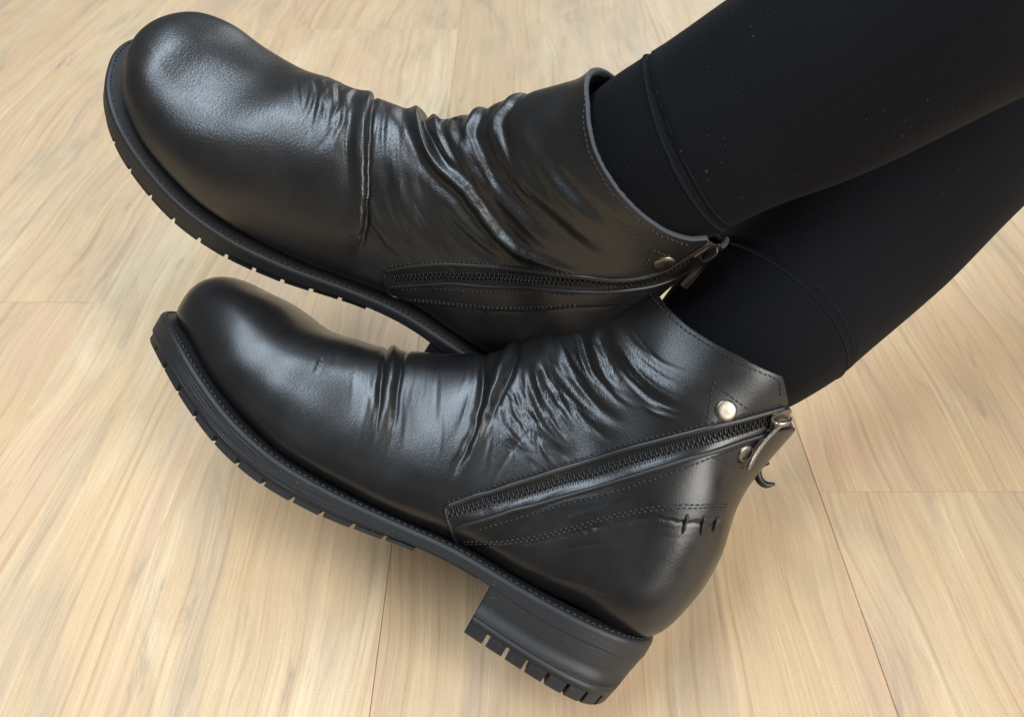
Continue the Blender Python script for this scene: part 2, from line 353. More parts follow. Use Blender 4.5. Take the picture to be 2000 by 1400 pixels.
FRONT_UV=dict(
  cuff=[(0.917,0.0431),(0.8927,0.2085),(0.8956,0.2928),(0.9084,0.3787),(0.9299,0.4789),(0.9456,0.5537),(0.9599,0.6285),(0.9671,0.6619),(0.9657,0.6889),(0.9599,0.7319),(0.9571,0.7653),(0.9585,0.7939),(0.9557,0.9545)],
  zip=[(0.5436,0.5919),(0.5536,0.5521),(0.5651,0.5219),(0.5765,0.5044),(0.588,0.4948),(0.6023,0.4789),(0.6152,0.4662),(0.6295,0.4567),(0.6452,0.4471),(0.6609,0.4392),(0.6781,0.4328),(0.6967,0.4312),(0.7139,0.4392),(0.731,0.4535),(0.7496,0.4726),(0.7711,0.4933),(0.7926,0.5155),(0.8155,0.5473),(0.8369,0.5823),(0.8555,0.6141),(0.8712,0.6428),(0.887,0.6698),(0.8999,0.6937),(0.9099,0.7128),(0.9199,0.7303),(0.927,0.7446),(0.9328,0.7557),(0.9371,0.7653),(0.9413,0.7748),(0.9456,0.7859),(0.9514,0.8018)],
  zip_up=[(0.5422,0.5553),(0.5522,0.5251),(0.5637,0.5044),(0.5765,0.4933),(0.5894,0.4742),(0.6023,0.4583),(0.6166,0.4455),(0.6309,0.436),(0.6466,0.4265),(0.6638,0.4185),(0.681,0.4121),(0.6996,0.4121),(0.7182,0.4217),(0.7353,0.4376),(0.7568,0.4583),(0.7783,0.4805),(0.8011,0.5044),(0.824,0.5362),(0.8441,0.568),(0.8598,0.5935),(0.8727,0.6157),(0.8841,0.6348),(0.8927,0.6507),(0.9027,0.6682),(0.9113,0.6825),(0.9185,0.6953),(0.9256,0.708),(0.9328,0.7207),(0.9399,0.735),(0.9471,0.7494),(0.9528,0.7637)],
  zip_lo=[(0.5494,0.6587),(0.5594,0.5998),(0.5694,0.5585),(0.5794,0.5298),(0.5894,0.5108),(0.6009,0.5012),(0.6137,0.4948),(0.6266,0.4837),(0.6423,0.4726),(0.6581,0.4646),(0.6753,0.4551),(0.6924,0.4519),(0.7096,0.4567),(0.7268,0.471),(0.7439,0.4901),(0.7639,0.506),(0.7854,0.5298),(0.8069,0.5617),(0.8269,0.5967),(0.8455,0.6301),(0.8598,0.6571),(0.8712,0.6778),(0.8827,0.6985),(0.8941,0.7207),(0.9027,0.7382),(0.9127,0.7605),(0.9213,0.7796),(0.9285,0.8003),(0.9356,0.8225),(0.9442,0.8543),(0.9528,0.9052)],
  zip_end=[(0.5422,0.5505),(0.5422,0.5601),(0.5422,0.5696),(0.5422,0.5776),(0.5422,0.5887),(0.5436,0.5998),(0.5436,0.6173),(0.5451,0.6364),(0.5465,0.6619),(0.5479,0.6921),(0.5479,0.7462),(0.5479,0.8273),(0.5494,0.8543)],
  st_up1=[(0.5436,0.5346),(0.5551,0.5108),(0.5665,0.4996),(0.578,0.4821),(0.5894,0.4646),(0.6023,0.4487),(0.6166,0.436),(0.6323,0.4265),(0.6481,0.4169),(0.6652,0.409),(0.6824,0.4042),(0.701,0.4042),(0.7196,0.4153),(0.7382,0.4328),(0.7582,0.4519),(0.7811,0.4742),(0.804,0.5012),(0.8269,0.5314),(0.8469,0.5617),(0.8627,0.5871),(0.8755,0.6094),(0.887,0.6285),(0.897,0.6444),(0.9056,0.6587),(0.9142,0.673),(0.9213,0.6841),(0.9285,0.6969),(0.9342,0.7064),(0.9413,0.7191),(0.9471,0.7303),(0.9528,0.7446)],
  st_lo=[(0.5708,0.5887),(0.5808,0.5505),(0.5908,0.5251),(0.6009,0.5108),(0.6109,0.5028),(0.6223,0.4996),(0.6352,0.4901),(0.6495,0.4805),(0.6638,0.4726),(0.681,0.4662),(0.6981,0.4646),(0.7153,0.4742),(0.731,0.4901),(0.7468,0.5028),(0.7654,0.5187),(0.7854,0.5442),(0.8054,0.5744),(0.824,0.6062),(0.8412,0.6364),(0.8541,0.6619),(0.8655,0.6825),(0.8741,0.6985),(0.8813,0.7128),(0.8884,0.7255),(0.897,0.743)],
  edge=[(0.5522,0.848),(0.5579,0.8066),(0.5651,0.735),(0.5708,0.6969),(0.578,0.6571),(0.5837,0.6332),(0.5894,0.611),(0.5966,0.5887),(0.6037,0.5712),(0.6094,0.5585),(0.6166,0.5473),(0.6237,0.5362),(0.6309,0.5283),(0.6381,0.5219),(0.6452,0.5155),(0.6524,0.5123),(0.6595,0.5076),(0.6681,0.5044),(0.6753,0.5028),(0.6838,0.5012),(0.6924,0.5012),(0.6996,0.5012),(0.7082,0.5044),(0.7153,0.5092),(0.721,0.5139),(0.7268,0.5203),(0.7296,0.5251),(0.7325,0.5298),(0.7353,0.5362),(0.7382,0.5426),(0.7425,0.5505),(0.7468,0.5601),(0.7511,0.5712),(0.7554,0.5823),(0.7611,0.5967),(0.7654,0.611),(0.7725,0.6285),(0.7783,0.646),(0.7868,0.6682),(0.794,0.6905),(0.8026,0.7175),(0.8112,0.7478),(0.8197,0.7843)],
  st_e1=[(0.5551,0.7684),(0.5622,0.7096),(0.568,0.6762),(0.5722,0.6555),(0.578,0.6301),(0.5837,0.6078),(0.5908,0.5855),(0.5966,0.5696),(0.6037,0.5537),(0.6109,0.541),(0.618,0.5314),(0.6237,0.5251),(0.6323,0.5171),(0.6395,0.5123),(0.6466,0.5076),(0.6538,0.5044),(0.6609,0.5028),(0.6681,0.5012),(0.6767,0.4996),(0.6853,0.4964),(0.6924,0.4964),(0.701,0.498),(0.7082,0.4996),(0.7167,0.5028),(0.7239,0.5076),(0.7296,0.5139),(0.7353,0.5203),(0.7396,0.5267),(0.7439,0.5346),(0.7511,0.5458),(0.7597,0.5617),(0.7697,0.5823),(0.7825,0.611),(0.7954,0.6444),(0.8112,0.6873),(0.8269,0.7398),(0.8441,0.8114)],
  st_e2=[(0.5536,0.8353),(0.5608,0.7509),(0.5665,0.708),(0.5722,0.6746),(0.578,0.646),(0.5837,0.6221),(0.5908,0.5967),(0.5966,0.5792),(0.6037,0.5632),(0.6094,0.5521),(0.6166,0.541),(0.6237,0.5314),(0.6309,0.5235),(0.6381,0.5171),(0.6452,0.5123),(0.6538,0.5076),(0.6609,0.5044),(0.6681,0.5028),(0.6753,0.5012),(0.6838,0.4996),(0.6924,0.4996),(0.6996,0.4996),(0.7082,0.5012),(0.7153,0.5044),(0.7225,0.5092),(0.7282,0.5155),(0.7339,0.5235),(0.7382,0.5298),(0.7439,0.5394),(0.7496,0.5505),(0.7568,0.5632),(0.7682,0.5871),(0.7797,0.6126),(0.7926,0.646),(0.8069,0.6841),(0.8226,0.735),(0.8383,0.8003)],
  st_cuff=[(0.8841,0.2117),(0.8841,0.2276),(0.8841,0.2419),(0.8856,0.2547),(0.8856,0.269),(0.887,0.2817),(0.8884,0.296),(0.8898,0.3103),(0.8927,0.3262),(0.8941,0.3421),(0.897,0.3581),(0.8999,0.374),(0.9027,0.3899),(0.907,0.4058),(0.9113,0.4233),(0.9142,0.4392),(0.9185,0.4567),(0.9227,0.4726),(0.9256,0.4869),(0.9285,0.5012),(0.9313,0.5139),(0.9342,0.5267),(0.9371,0.5394),(0.9385,0.5505),(0.9413,0.5632),(0.9442,0.5744),(0.9471,0.5887),(0.9499,0.6014),(0.9528,0.6141),(0.9542,0.6253),(0.9571,0.6348),(0.9585,0.6428),(0.9585,0.6491),(0.9599,0.6539),(0.9599,0.6571),(0.9614,0.6603),(0.9614,0.6651),(0.9614,0.6682),(0.9614,0.6714),(0.9628,0.6746),(0.9614,0.6762),(0.9614,0.6794),(0.9614,0.6841),(0.9599,0.6905),(0.9585,0.6969),(0.9571,0.7048),(0.9557,0.7128),(0.9542,0.7207),(0.9528,0.7287)],
  patch_up=[(0.8584,0.5823),(0.8956,0.5362),(0.9185,0.6746)],
  patch_lo=[(0.8484,0.6507),(0.8827,0.8034)],
  cs1=[(0.7811,0.6316),(0.7783,0.6364),(0.774,0.6364),(0.7711,0.6412),(0.7668,0.6428)],
  cs2=[(0.8011,0.6905),(0.7983,0.6969),(0.794,0.7),(0.7911,0.7048),(0.7883,0.7112)],
  cs3=[(0.8197,0.7573),(0.8155,0.7541),(0.8112,0.7525),(0.8083,0.7557),(0.804,0.7541)],
  rivet1=[(0.8913,0.6126)],
  rivet2=[(0.8898,0.7573)],
  slider=[(0.9399,0.7732)],
  W1=[(0.4464,0.0161),(0.4578,0.1195),(0.4635,0.1704),(0.4678,0.2085),(0.4707,0.2388),(0.4735,0.2674),(0.475,0.2912),(0.4778,0.3151),(0.4793,0.3342),(0.4807,0.3485),(0.4807,0.3612),(0.4807,0.3724),(0.4821,0.3867),(0.4821,0.4026),(0.4821,0.4185),(0.4835,0.436),(0.4835,0.4535)],
  W1l=[(0.4449,0.1035),(0.4535,0.1704),(0.4578,0.2117),(0.4621,0.2483),(0.4649,0.2817),(0.4678,0.3151),(0.4707,0.3485),(0.4721,0.3787),(0.4735,0.4074),(0.475,0.4296),(0.475,0.4503),(0.475,0.471),(0.4764,0.4901)],
  W1r=[(0.4678,0.0956),(0.4707,0.1338),(0.4735,0.164),(0.475,0.191),(0.4778,0.2244),(0.4807,0.2658),(0.4835,0.3087),(0.4864,0.3485),(0.4878,0.3819),(0.4878,0.409),(0.4893,0.4328),(0.4893,0.4567),(0.4907,0.4805)],
  W2v=[(0.5637,0.0845),(0.5694,0.1608),(0.5722,0.2054),(0.5737,0.2419),(0.5737,0.2737),(0.5722,0.3024),(0.5694,0.3294),(0.568,0.3549),(0.5651,0.3771),(0.5608,0.3994),(0.5579,0.4201),(0.5536,0.4408),(0.5508,0.4567),(0.5494,0.4678),(0.5479,0.4774),(0.5465,0.4853),(0.5451,0.4933)],
  W2=[(0.6094,0.0272),(0.6066,0.0781),(0.6037,0.1163),(0.6009,0.1433),(0.598,0.1672),(0.5951,0.1879),(0.5937,0.2069),(0.5923,0.226),(0.5894,0.2435),(0.5866,0.2626),(0.5837,0.2817),(0.5808,0.3008),(0.5765,0.3183),(0.5751,0.3342),(0.5722,0.3501),(0.5694,0.366),(0.5665,0.3819),(0.5637,0.3994),(0.5608,0.4153),(0.5579,0.4328),(0.5551,0.4487),(0.5536,0.463),(0.5522,0.4758),(0.5522,0.4869),(0.5508,0.4996)],
  W2r=[(0.6195,0.0447),(0.6195,0.1115),(0.618,0.1465),(0.6152,0.1719),(0.6123,0.1942),(0.6094,0.2149),(0.6052,0.234),(0.6009,0.2515),(0.5966,0.269),(0.5923,0.2849),(0.5894,0.3008),(0.5866,0.3151),(0.5837,0.3326),(0.5794,0.3501),(0.5751,0.3708),(0.5708,0.3899),(0.568,0.409)],
  s1=[(0.3977,0.2547),(0.3977,0.261),(0.3991,0.269),(0.3991,0.2737),(0.3991,0.2801),(0.4006,0.2881),(0.4006,0.2928),(0.4006,0.2992),(0.402,0.3072),(0.402,0.3135),(0.402,0.3199),(0.402,0.3262),(0.4034,0.3326)],
  s1b=[(0.3934,0.1338),(0.3963,0.1513),(0.3991,0.1672),(0.4006,0.1783),(0.402,0.1894),(0.4034,0.2006),(0.4049,0.2117),(0.4063,0.2228),(0.4077,0.2324),(0.4092,0.2435),(0.4106,0.2531),(0.412,0.2626),(0.4134,0.2722)],
  R3=[(0.7339,0.1974),(0.7339,0.2181),(0.7339,0.2372),(0.7339,0.2547),(0.7353,0.2706),(0.7368,0.2865),(0.7396,0.3008),(0.7411,0.3151),(0.7439,0.3278),(0.7468,0.3406),(0.7511,0.3517),(0.7554,0.3644),(0.7582,0.3756)],
  R4=[(0.774,0.2149),(0.7754,0.2356),(0.7768,0.2531),(0.7783,0.2706),(0.7811,0.2881),(0.784,0.3056),(0.7868,0.3231),(0.7897,0.339),(0.794,0.3565),(0.7997,0.3756),(0.8054,0.3962),(0.8126,0.4185),(0.8212,0.4408),(0.8298,0.4646),(0.8398,0.4901),(0.8484,0.5139),(0.8569,0.541)],
  R5=[(0.6724,0.1767),(0.6738,0.1974),(0.6753,0.2165),(0.6767,0.2324),(0.6795,0.2483),(0.6824,0.2642),(0.6853,0.2785),(0.6896,0.2928),(0.6938,0.3072),(0.6996,0.3231),(0.7053,0.339),(0.711,0.3549),(0.7182,0.3708),(0.7239,0.3835),(0.731,0.3978),(0.7382,0.4105),(0.7454,0.4233)],
  R6=[(0.6395,0.1863),(0.6423,0.2101),(0.6438,0.2308),(0.6452,0.2483),(0.6481,0.2658),(0.6524,0.2801),(0.6567,0.2928),(0.6609,0.3056),(0.6667,0.3183),(0.671,0.3294),(0.6767,0.3406),(0.6824,0.3517),(0.6881,0.3628)],
  R7=[(0.6266,0.2419),(0.628,0.261),(0.6295,0.2769),(0.6309,0.2928),(0.6338,0.3087),(0.6381,0.3262),(0.6438,0.3421),(0.6495,0.3581),(0.6552,0.3692),(0.6609,0.374),(0.6667,0.3771),(0.6738,0.3787),(0.6795,0.3819)],
  R8=[(0.5923,0.3135),(0.5966,0.3262),(0.5994,0.339),(0.6037,0.3501),(0.6066,0.3596),(0.6109,0.3692),(0.6152,0.3787),(0.6195,0.3867),(0.6237,0.3946)],
  R9=[(0.7039,0.094),(0.7053,0.1322),(0.7053,0.1592),(0.7067,0.1831),(0.7082,0.2038),(0.7096,0.2244),(0.711,0.2451),(0.7139,0.2642),(0.7167,0.2817),(0.7196,0.2992),(0.7239,0.3183),(0.7282,0.3358),(0.7339,0.3533),(0.7396,0.3692),(0.7468,0.3835),(0.7539,0.3994),(0.7611,0.4137)],
  R10=[(0.6581,0.0606),(0.6609,0.1179),(0.6624,0.1497),(0.6638,0.1751),(0.6638,0.1974)])
REAR_UV=dict(
  cuff=[(0.9857,0.1624),(0.9614,0.1942),(0.9456,0.2531),(0.9356,0.3215),(0.9371,0.3835),(0.9399,0.4455),(0.9485,0.5394),(0.9571,0.6269),(0.9657,0.708),(0.9757,0.7494),(0.9857,0.7525)],
  zip=[(0.5494,0.5283),(0.5565,0.5139),(0.5651,0.5028),(0.5722,0.4996),(0.5823,0.4853),(0.5908,0.4742),(0.5994,0.4646),(0.608,0.4567),(0.6152,0.4535),(0.6237,0.4487),(0.6323,0.4455),(0.6395,0.4424),(0.6466,0.4408),(0.6552,0.436),(0.6624,0.4328),(0.6681,0.4312),(0.6753,0.428),(0.6838,0.4265),(0.691,0.4265),(0.701,0.4265),(0.7096,0.4312),(0.7196,0.4376),(0.731,0.4455),(0.7411,0.4551),(0.7511,0.4646),(0.7611,0.4742),(0.7725,0.4853),(0.7825,0.4964),(0.7926,0.5076),(0.804,0.5219),(0.8155,0.5394),(0.8255,0.5585),(0.8369,0.5823),(0.8455,0.6046),(0.8555,0.6269),(0.8641,0.6491),(0.8712,0.6698),(0.8798,0.6905),(0.887,0.7112),(0.8941,0.7303),(0.9013,0.7494),(0.9084,0.7653),(0.9156,0.7812),(0.9242,0.7907),(0.9342,0.7939),(0.9442,0.7955),(0.9542,0.7971),(0.9628,0.8003),(0.9714,0.8018)],
  zip_up=[(0.5408,0.5123),(0.5465,0.5044),(0.5508,0.5012),(0.5579,0.4933),(0.5637,0.4821),(0.5694,0.4726),(0.5765,0.463),(0.5837,0.4535),(0.5923,0.4424),(0.5994,0.436),(0.608,0.4296),(0.6166,0.4249),(0.6252,0.4217),(0.6352,0.4185),(0.6452,0.4169),(0.6567,0.4137),(0.6681,0.4105),(0.6795,0.4074),(0.691,0.4074),(0.7024,0.409),(0.7139,0.4153),(0.7239,0.4233),(0.7353,0.4328),(0.7454,0.4424),(0.7554,0.4519),(0.7668,0.463),(0.7768,0.4742),(0.7868,0.4869),(0.7969,0.4996),(0.8083,0.5139),(0.8197,0.5314),(0.8298,0.5505),(0.8412,0.5744),(0.8498,0.5951),(0.8584,0.6173),(0.867,0.638),(0.8755,0.6587),(0.8841,0.6778),(0.8913,0.6969),(0.8984,0.7144),(0.9056,0.7319),(0.9142,0.7446),(0.9213,0.7557),(0.9299,0.7621),(0.9399,0.7621),(0.9485,0.7653),(0.9585,0.7637),(0.9671,0.7637),(0.9742,0.7669)],
  zip_lo=[(0.5422,0.5951),(0.5479,0.5728),(0.5536,0.5537),(0.5594,0.5378),(0.5665,0.5203),(0.5722,0.5108),(0.578,0.5044),(0.5851,0.4996),(0.5908,0.4948),(0.598,0.4853),(0.6037,0.4789),(0.6109,0.4726),(0.6166,0.4678),(0.6237,0.4646),(0.6295,0.463),(0.6366,0.4599),(0.6438,0.4583),(0.6509,0.4551),(0.6581,0.4535),(0.6667,0.4487),(0.6753,0.4455),(0.6853,0.4424),(0.6953,0.4408),(0.7053,0.4439),(0.7167,0.4487),(0.7268,0.4567),(0.7368,0.4662),(0.7468,0.4758),(0.7568,0.4853),(0.7668,0.4964),(0.7783,0.5076),(0.7897,0.5219),(0.8011,0.541),(0.814,0.5632),(0.8269,0.5887),(0.8383,0.6157),(0.8512,0.6428),(0.8612,0.6682),(0.8727,0.6985),(0.8827,0.7271),(0.8913,0.7589),(0.8999,0.7891),(0.9084,0.8162),(0.917,0.8368),(0.9256,0.8527),(0.9356,0.8559),(0.9456,0.8591),(0.9557,0.8607),(0.9628,0.875)],
  zip_end=[(0.5408,0.5123),(0.5408,0.5235),(0.5408,0.5394),(0.5408,0.5585),(0.5408,0.5823),(0.5408,0.6126),(0.5408,0.646),(0.5393,0.7064),(0.5408,0.7191),(0.5422,0.7271),(0.5436,0.7303),(0.5465,0.7223),(0.5479,0.7287)],
  st_up1=[(0.5393,0.506),(0.5451,0.5012),(0.5508,0.4964),(0.5565,0.4853),(0.5637,0.4742),(0.5694,0.4646),(0.578,0.4519),(0.5851,0.4439),(0.5923,0.436),(0.6009,0.428),(0.608,0.4233),(0.6166,0.4185),(0.6252,0.4153),(0.6352,0.4121),(0.6452,0.4105),(0.6567,0.4074),(0.6695,0.4042),(0.681,0.4026),(0.6924,0.401),(0.7039,0.4042),(0.7153,0.4105),(0.7253,0.4185),(0.7368,0.428),(0.7468,0.4376),(0.7568,0.4471),(0.7682,0.4583),(0.7783,0.4694),(0.7897,0.4837),(0.7997,0.4964),(0.8112,0.5108),(0.8212,0.5267)],
  st_lo=[(0.5551,0.5712),(0.5608,0.5505),(0.568,0.5298),(0.5751,0.5155),(0.5823,0.506),(0.5894,0.5012),(0.5966,0.498),(0.6037,0.4917),(0.6109,0.4869),(0.6195,0.4805),(0.6266,0.4774),(0.6352,0.4742),(0.6438,0.4694),(0.6538,0.4646),(0.6638,0.4599),(0.6753,0.4551),(0.6881,0.4503),(0.701,0.4503),(0.7139,0.4567),(0.7296,0.4678),(0.7439,0.4805),(0.7597,0.4964),(0.7754,0.5092),(0.7911,0.5314),(0.8069,0.5569)],
  edge=[(0.5436,0.7303),(0.5494,0.7303),(0.5565,0.7128),(0.5665,0.6348),(0.5751,0.5919),(0.5837,0.5617),(0.5923,0.541),(0.6009,0.5267),(0.608,0.5187),(0.6152,0.5123),(0.6223,0.5092),(0.6309,0.5044),(0.6381,0.5028),(0.6481,0.5012),(0.6581,0.4996),(0.6695,0.4933),(0.681,0.4869),(0.6938,0.4853),(0.7067,0.4869),(0.721,0.4948),(0.7353,0.5028),(0.7511,0.5139),(0.7668,0.5298),(0.7825,0.5521),(0.7969,0.5776),(0.8097,0.603),(0.8226,0.6316),(0.834,0.6603),(0.8441,0.6905),(0.8541,0.7223),(0.8612,0.7557)],
  st_e1=[(0.5494,0.7207),(0.5579,0.646),(0.5651,0.6062),(0.5722,0.576),(0.5794,0.5537),(0.5866,0.5362),(0.5937,0.5235),(0.6009,0.5155),(0.608,0.5108),(0.6152,0.506),(0.6237,0.5028),(0.6309,0.5012),(0.6409,0.4996),(0.6495,0.4964),(0.6595,0.4917),(0.671,0.4853),(0.6824,0.4805),(0.6953,0.4774),(0.7082,0.4805),(0.7225,0.4885),(0.7368,0.4996),(0.7525,0.5092),(0.7682,0.5251),(0.784,0.5458),(0.7997,0.5728)],
  st_e2=[(0.5494,0.7303),(0.5565,0.6825),(0.5651,0.6189),(0.5722,0.5871),(0.578,0.568),(0.5851,0.5473),(0.5923,0.533),(0.6009,0.5203),(0.608,0.5139),(0.6152,0.5092),(0.6223,0.506),(0.6309,0.5028),(0.6395,0.5012),(0.6495,0.4996),(0.6595,0.4948),(0.6695,0.4885),(0.681,0.4837),(0.6938,0.4805),(0.7082,0.4837),(0.721,0.4917),(0.7368,0.5012),(0.7525,0.5108),(0.7682,0.5267),(0.784,0.5505),(0.7983,0.5744)],
  st_cuff=[(0.9771,0.1592),(0.9728,0.1624),(0.97,0.1672),(0.9657,0.1704),(0.9614,0.1751),(0.9571,0.1799),(0.9542,0.1879),(0.9499,0.1942),(0.9471,0.2038),(0.9442,0.2117),(0.9413,0.2228),(0.9385,0.2324),(0.9371,0.2435),(0.9342,0.2547),(0.9328,0.2674),(0.9313,0.2801),(0.9299,0.2928),(0.9285,0.3056),(0.927,0.3167),(0.927,0.3278),(0.927,0.339),(0.9285,0.3501),(0.9285,0.3596),(0.9285,0.3708),(0.9299,0.3803),(0.9299,0.3915),(0.9299,0.401),(0.9299,0.4105),(0.9313,0.4217),(0.9313,0.4328),(0.9328,0.4455),(0.9342,0.4599),(0.9371,0.4758),(0.9385,0.4917),(0.9399,0.5092),(0.9413,0.5267),(0.9428,0.5426),(0.9442,0.5585),(0.9456,0.5744),(0.9471,0.5887),(0.9485,0.6046),(0.9499,0.6189),(0.9514,0.6348),(0.9542,0.6476),(0.9557,0.6619),(0.9571,0.6762),(0.9585,0.6905),(0.9599,0.7048),(0.9614,0.7207)],
  patch_up=[(0.9113,0.6841),(0.9313,0.6507),(0.9413,0.7303)],
  rivet1=[(0.927,0.7255)],
  slider=[(0.9628,0.8162)],
  F1=[(0.4621,-0.1128),(0.4692,-0.0698),(0.4793,-0.0014),(0.485,0.0399),(0.4893,0.0733),(0.4936,0.1067),(0.4979,0.137),(0.5021,0.1656),(0.505,0.1926),(0.5079,0.2165),(0.5107,0.2403),(0.5122,0.2626),(0.515,0.2849),(0.5165,0.3072),(0.5179,0.3278),(0.5179,0.3501),(0.5193,0.3692),(0.5193,0.3851),(0.5193,0.401),(0.5193,0.4153),(0.5179,0.4312),(0.5179,0.4471),(0.5165,0.4646),(0.515,0.4837),(0.5136,0.4996)],
  F1l=[(0.4592,0.0002),(0.4664,0.0415),(0.4721,0.0765),(0.475,0.1035),(0.4793,0.129),(0.4821,0.1497),(0.4835,0.1688),(0.485,0.1863),(0.4878,0.2085),(0.4907,0.2324),(0.495,0.2594),(0.4979,0.2865),(0.5007,0.3119),(0.5036,0.3342),(0.505,0.3565),(0.5064,0.3803),(0.5093,0.4026)],
  a1=[(0.3834,-0.003),(0.3948,0.0352),(0.402,0.0638),(0.4092,0.0892),(0.4163,0.1131),(0.4206,0.1322),(0.4263,0.1513),(0.4306,0.1672),(0.4349,0.1831)],
  a2=[(0.4006,-0.0221),(0.4092,0.0177),(0.4163,0.0511),(0.4206,0.0765),(0.4249,0.0988),(0.4292,0.1195),(0.432,0.137),(0.4349,0.1513),(0.4363,0.1656)],
  a3=[(0.4106,-0.0269),(0.4163,-0.0078),(0.4206,0.0049),(0.4263,0.024),(0.4306,0.0447),(0.4349,0.0701),(0.4392,0.0988),(0.4421,0.1258),(0.4449,0.1513),(0.4464,0.1751),(0.4492,0.199),(0.4506,0.2213),(0.4521,0.2419)],
  a4=[(0.4506,-0.0062),(0.4592,0.0447),(0.4649,0.0845),(0.4692,0.1179),(0.4721,0.1465),(0.4735,0.1719),(0.475,0.1958),(0.475,0.2181),(0.475,0.2403)],
  a5=[(0.4235,-0.0412),(0.4306,-0.0062),(0.4378,0.024),(0.4421,0.0463),(0.4464,0.0686),(0.4492,0.0876),(0.4506,0.1035),(0.4521,0.1195),(0.4549,0.137)],
  F2=[(0.525,-0.0985),(0.525,-0.0985),(0.5265,-0.0969),(0.5279,-0.0937),(0.5422,-0.0173),(0.5522,0.0256),(0.5637,0.0622),(0.5737,0.0908),(0.5823,0.1147),(0.5908,0.137),(0.598,0.156),(0.6066,0.1767),(0.6137,0.1942),(0.6209,0.2101),(0.6295,0.226),(0.6366,0.2388),(0.6438,0.2515),(0.6509,0.2626),(0.6567,0.2737),(0.6609,0.2849),(0.6681,0.2944),(0.6738,0.3056),(0.6795,0.3183),(0.6867,0.3294),(0.6924,0.3406),(0.6996,0.3517),(0.7082,0.3628),(0.7153,0.374),(0.7239,0.3867),(0.7325,0.3962),(0.7396,0.4058),(0.7468,0.4137),(0.7554,0.4249),(0.7668,0.4392),(0.7783,0.4551),(0.7897,0.4726),(0.8011,0.4917),(0.8126,0.5108),(0.824,0.5346),(0.834,0.5601),(0.8441,0.5855)],
  G2=[(0.5422,-0.0937),(0.5436,-0.0937),(0.5451,-0.0889),(0.5579,-0.0237),(0.5665,0.0113),(0.5751,0.0399),(0.5837,0.0654),(0.5908,0.0876),(0.598,0.1099),(0.6052,0.1322),(0.6123,0.1544),(0.618,0.1735),(0.6237,0.1894),(0.6309,0.2038),(0.6366,0.2149),(0.6423,0.2244),(0.6495,0.234)],
  F3=[(0.5565,-0.0905),(0.5579,-0.0905),(0.5579,-0.0921),(0.5594,-0.0905),(0.5751,-0.0285),(0.588,0.0208),(0.598,0.0574),(0.6052,0.0876),(0.6123,0.1163),(0.618,0.1401),(0.6237,0.164),(0.6295,0.1831),(0.6338,0.199),(0.6381,0.2117),(0.6409,0.2228),(0.6452,0.2324),(0.6495,0.2419)],
  F3b=[(0.618,-0.0221),(0.6109,-0.0301),(0.6052,-0.0364),(0.6166,0.0352),(0.6223,0.0781),(0.628,0.1067),(0.6338,0.1306),(0.6395,0.1497),(0.6438,0.1656),(0.6481,0.1799),(0.6509,0.1926),(0.6538,0.2054),(0.6581,0.2197),(0.6638,0.234),(0.6695,0.2499),(0.6753,0.2658),(0.6824,0.2785),(0.6881,0.2897),(0.6953,0.2992),(0.701,0.3103),(0.7082,0.3215)],
  F4=[(0.6524,-0.0173),(0.6552,0.0383),(0.6538,0.0733),(0.6509,0.1004),(0.6509,0.1226),(0.6524,0.1417),(0.6567,0.1592),(0.6609,0.1735),(0.6652,0.1894),(0.6695,0.2038),(0.6738,0.2197),(0.6781,0.234),(0.6853,0.2499),(0.6938,0.2642),(0.7067,0.2833),(0.7196,0.3024),(0.7325,0.3231),(0.7425,0.3406),(0.7511,0.3565),(0.7597,0.374),(0.7682,0.3899),(0.7768,0.4058),(0.7868,0.4233),(0.7954,0.4408),(0.804,0.4583)],
  F5=[(0.7282,0.0399),(0.7225,0.0574),(0.7153,0.0717),(0.7096,0.0861),(0.7067,0.102),(0.7053,0.1163),(0.7053,0.1306),(0.7082,0.1481),(0.7124,0.1672),(0.7182,0.1894),(0.7268,0.2165),(0.7353,0.2419),(0.7439,0.2642),(0.7525,0.2833),(0.7625,0.3008),(0.7711,0.3183),(0.7797,0.3374)],
  F6=[(0.7525,0.164),(0.7539,0.1815),(0.7554,0.199),(0.7568,0.2149),(0.7597,0.2308),(0.7639,0.2467),(0.7697,0.2642),(0.7768,0.2833),(0.784,0.3008),(0.794,0.3199),(0.804,0.339),(0.8155,0.3596),(0.8269,0.3819),(0.8383,0.4074),(0.8484,0.4328),(0.8569,0.4599),(0.8655,0.4853),(0.8727,0.5108),(0.8798,0.5378),(0.8856,0.5664),(0.8898,0.5935)],
  F7=[(0.8126,0.2737),(0.8183,0.2928),(0.8255,0.3119),(0.8312,0.331),(0.8383,0.3517),(0.8469,0.374),(0.8569,0.3978),(0.8655,0.4217),(0.8727,0.4455),(0.8813,0.4726),(0.8884,0.498),(0.8941,0.5267),(0.8999,0.5537)],
  F8=[(0.7639,0.1163),(0.7711,0.1433),(0.7768,0.1672),(0.7811,0.1894),(0.7868,0.2101),(0.794,0.2308),(0.8026,0.2531),(0.8112,0.2753),(0.8197,0.296),(0.8283,0.3183),(0.8383,0.3406),(0.8469,0.3628),(0.8555,0.3851),(0.8655,0.409),(0.8741,0.4312),(0.8827,0.4551),(0.8913,0.4805),(0.8984,0.5044),(0.9041,0.5283),(0.9099,0.5521),(0.9142,0.5776)],
  F9=[(0.8455,0.2308),(0.8541,0.2563),(0.8612,0.2817),(0.867,0.3056),(0.8741,0.3294),(0.8827,0.3549),(0.8898,0.3803),(0.897,0.4058),(0.9041,0.4296),(0.9099,0.4535),(0.9156,0.4774),(0.9213,0.5012),(0.9256,0.5235),(0.9299,0.5442),(0.9342,0.5648),(0.9385,0.5855),(0.9413,0.6078)],
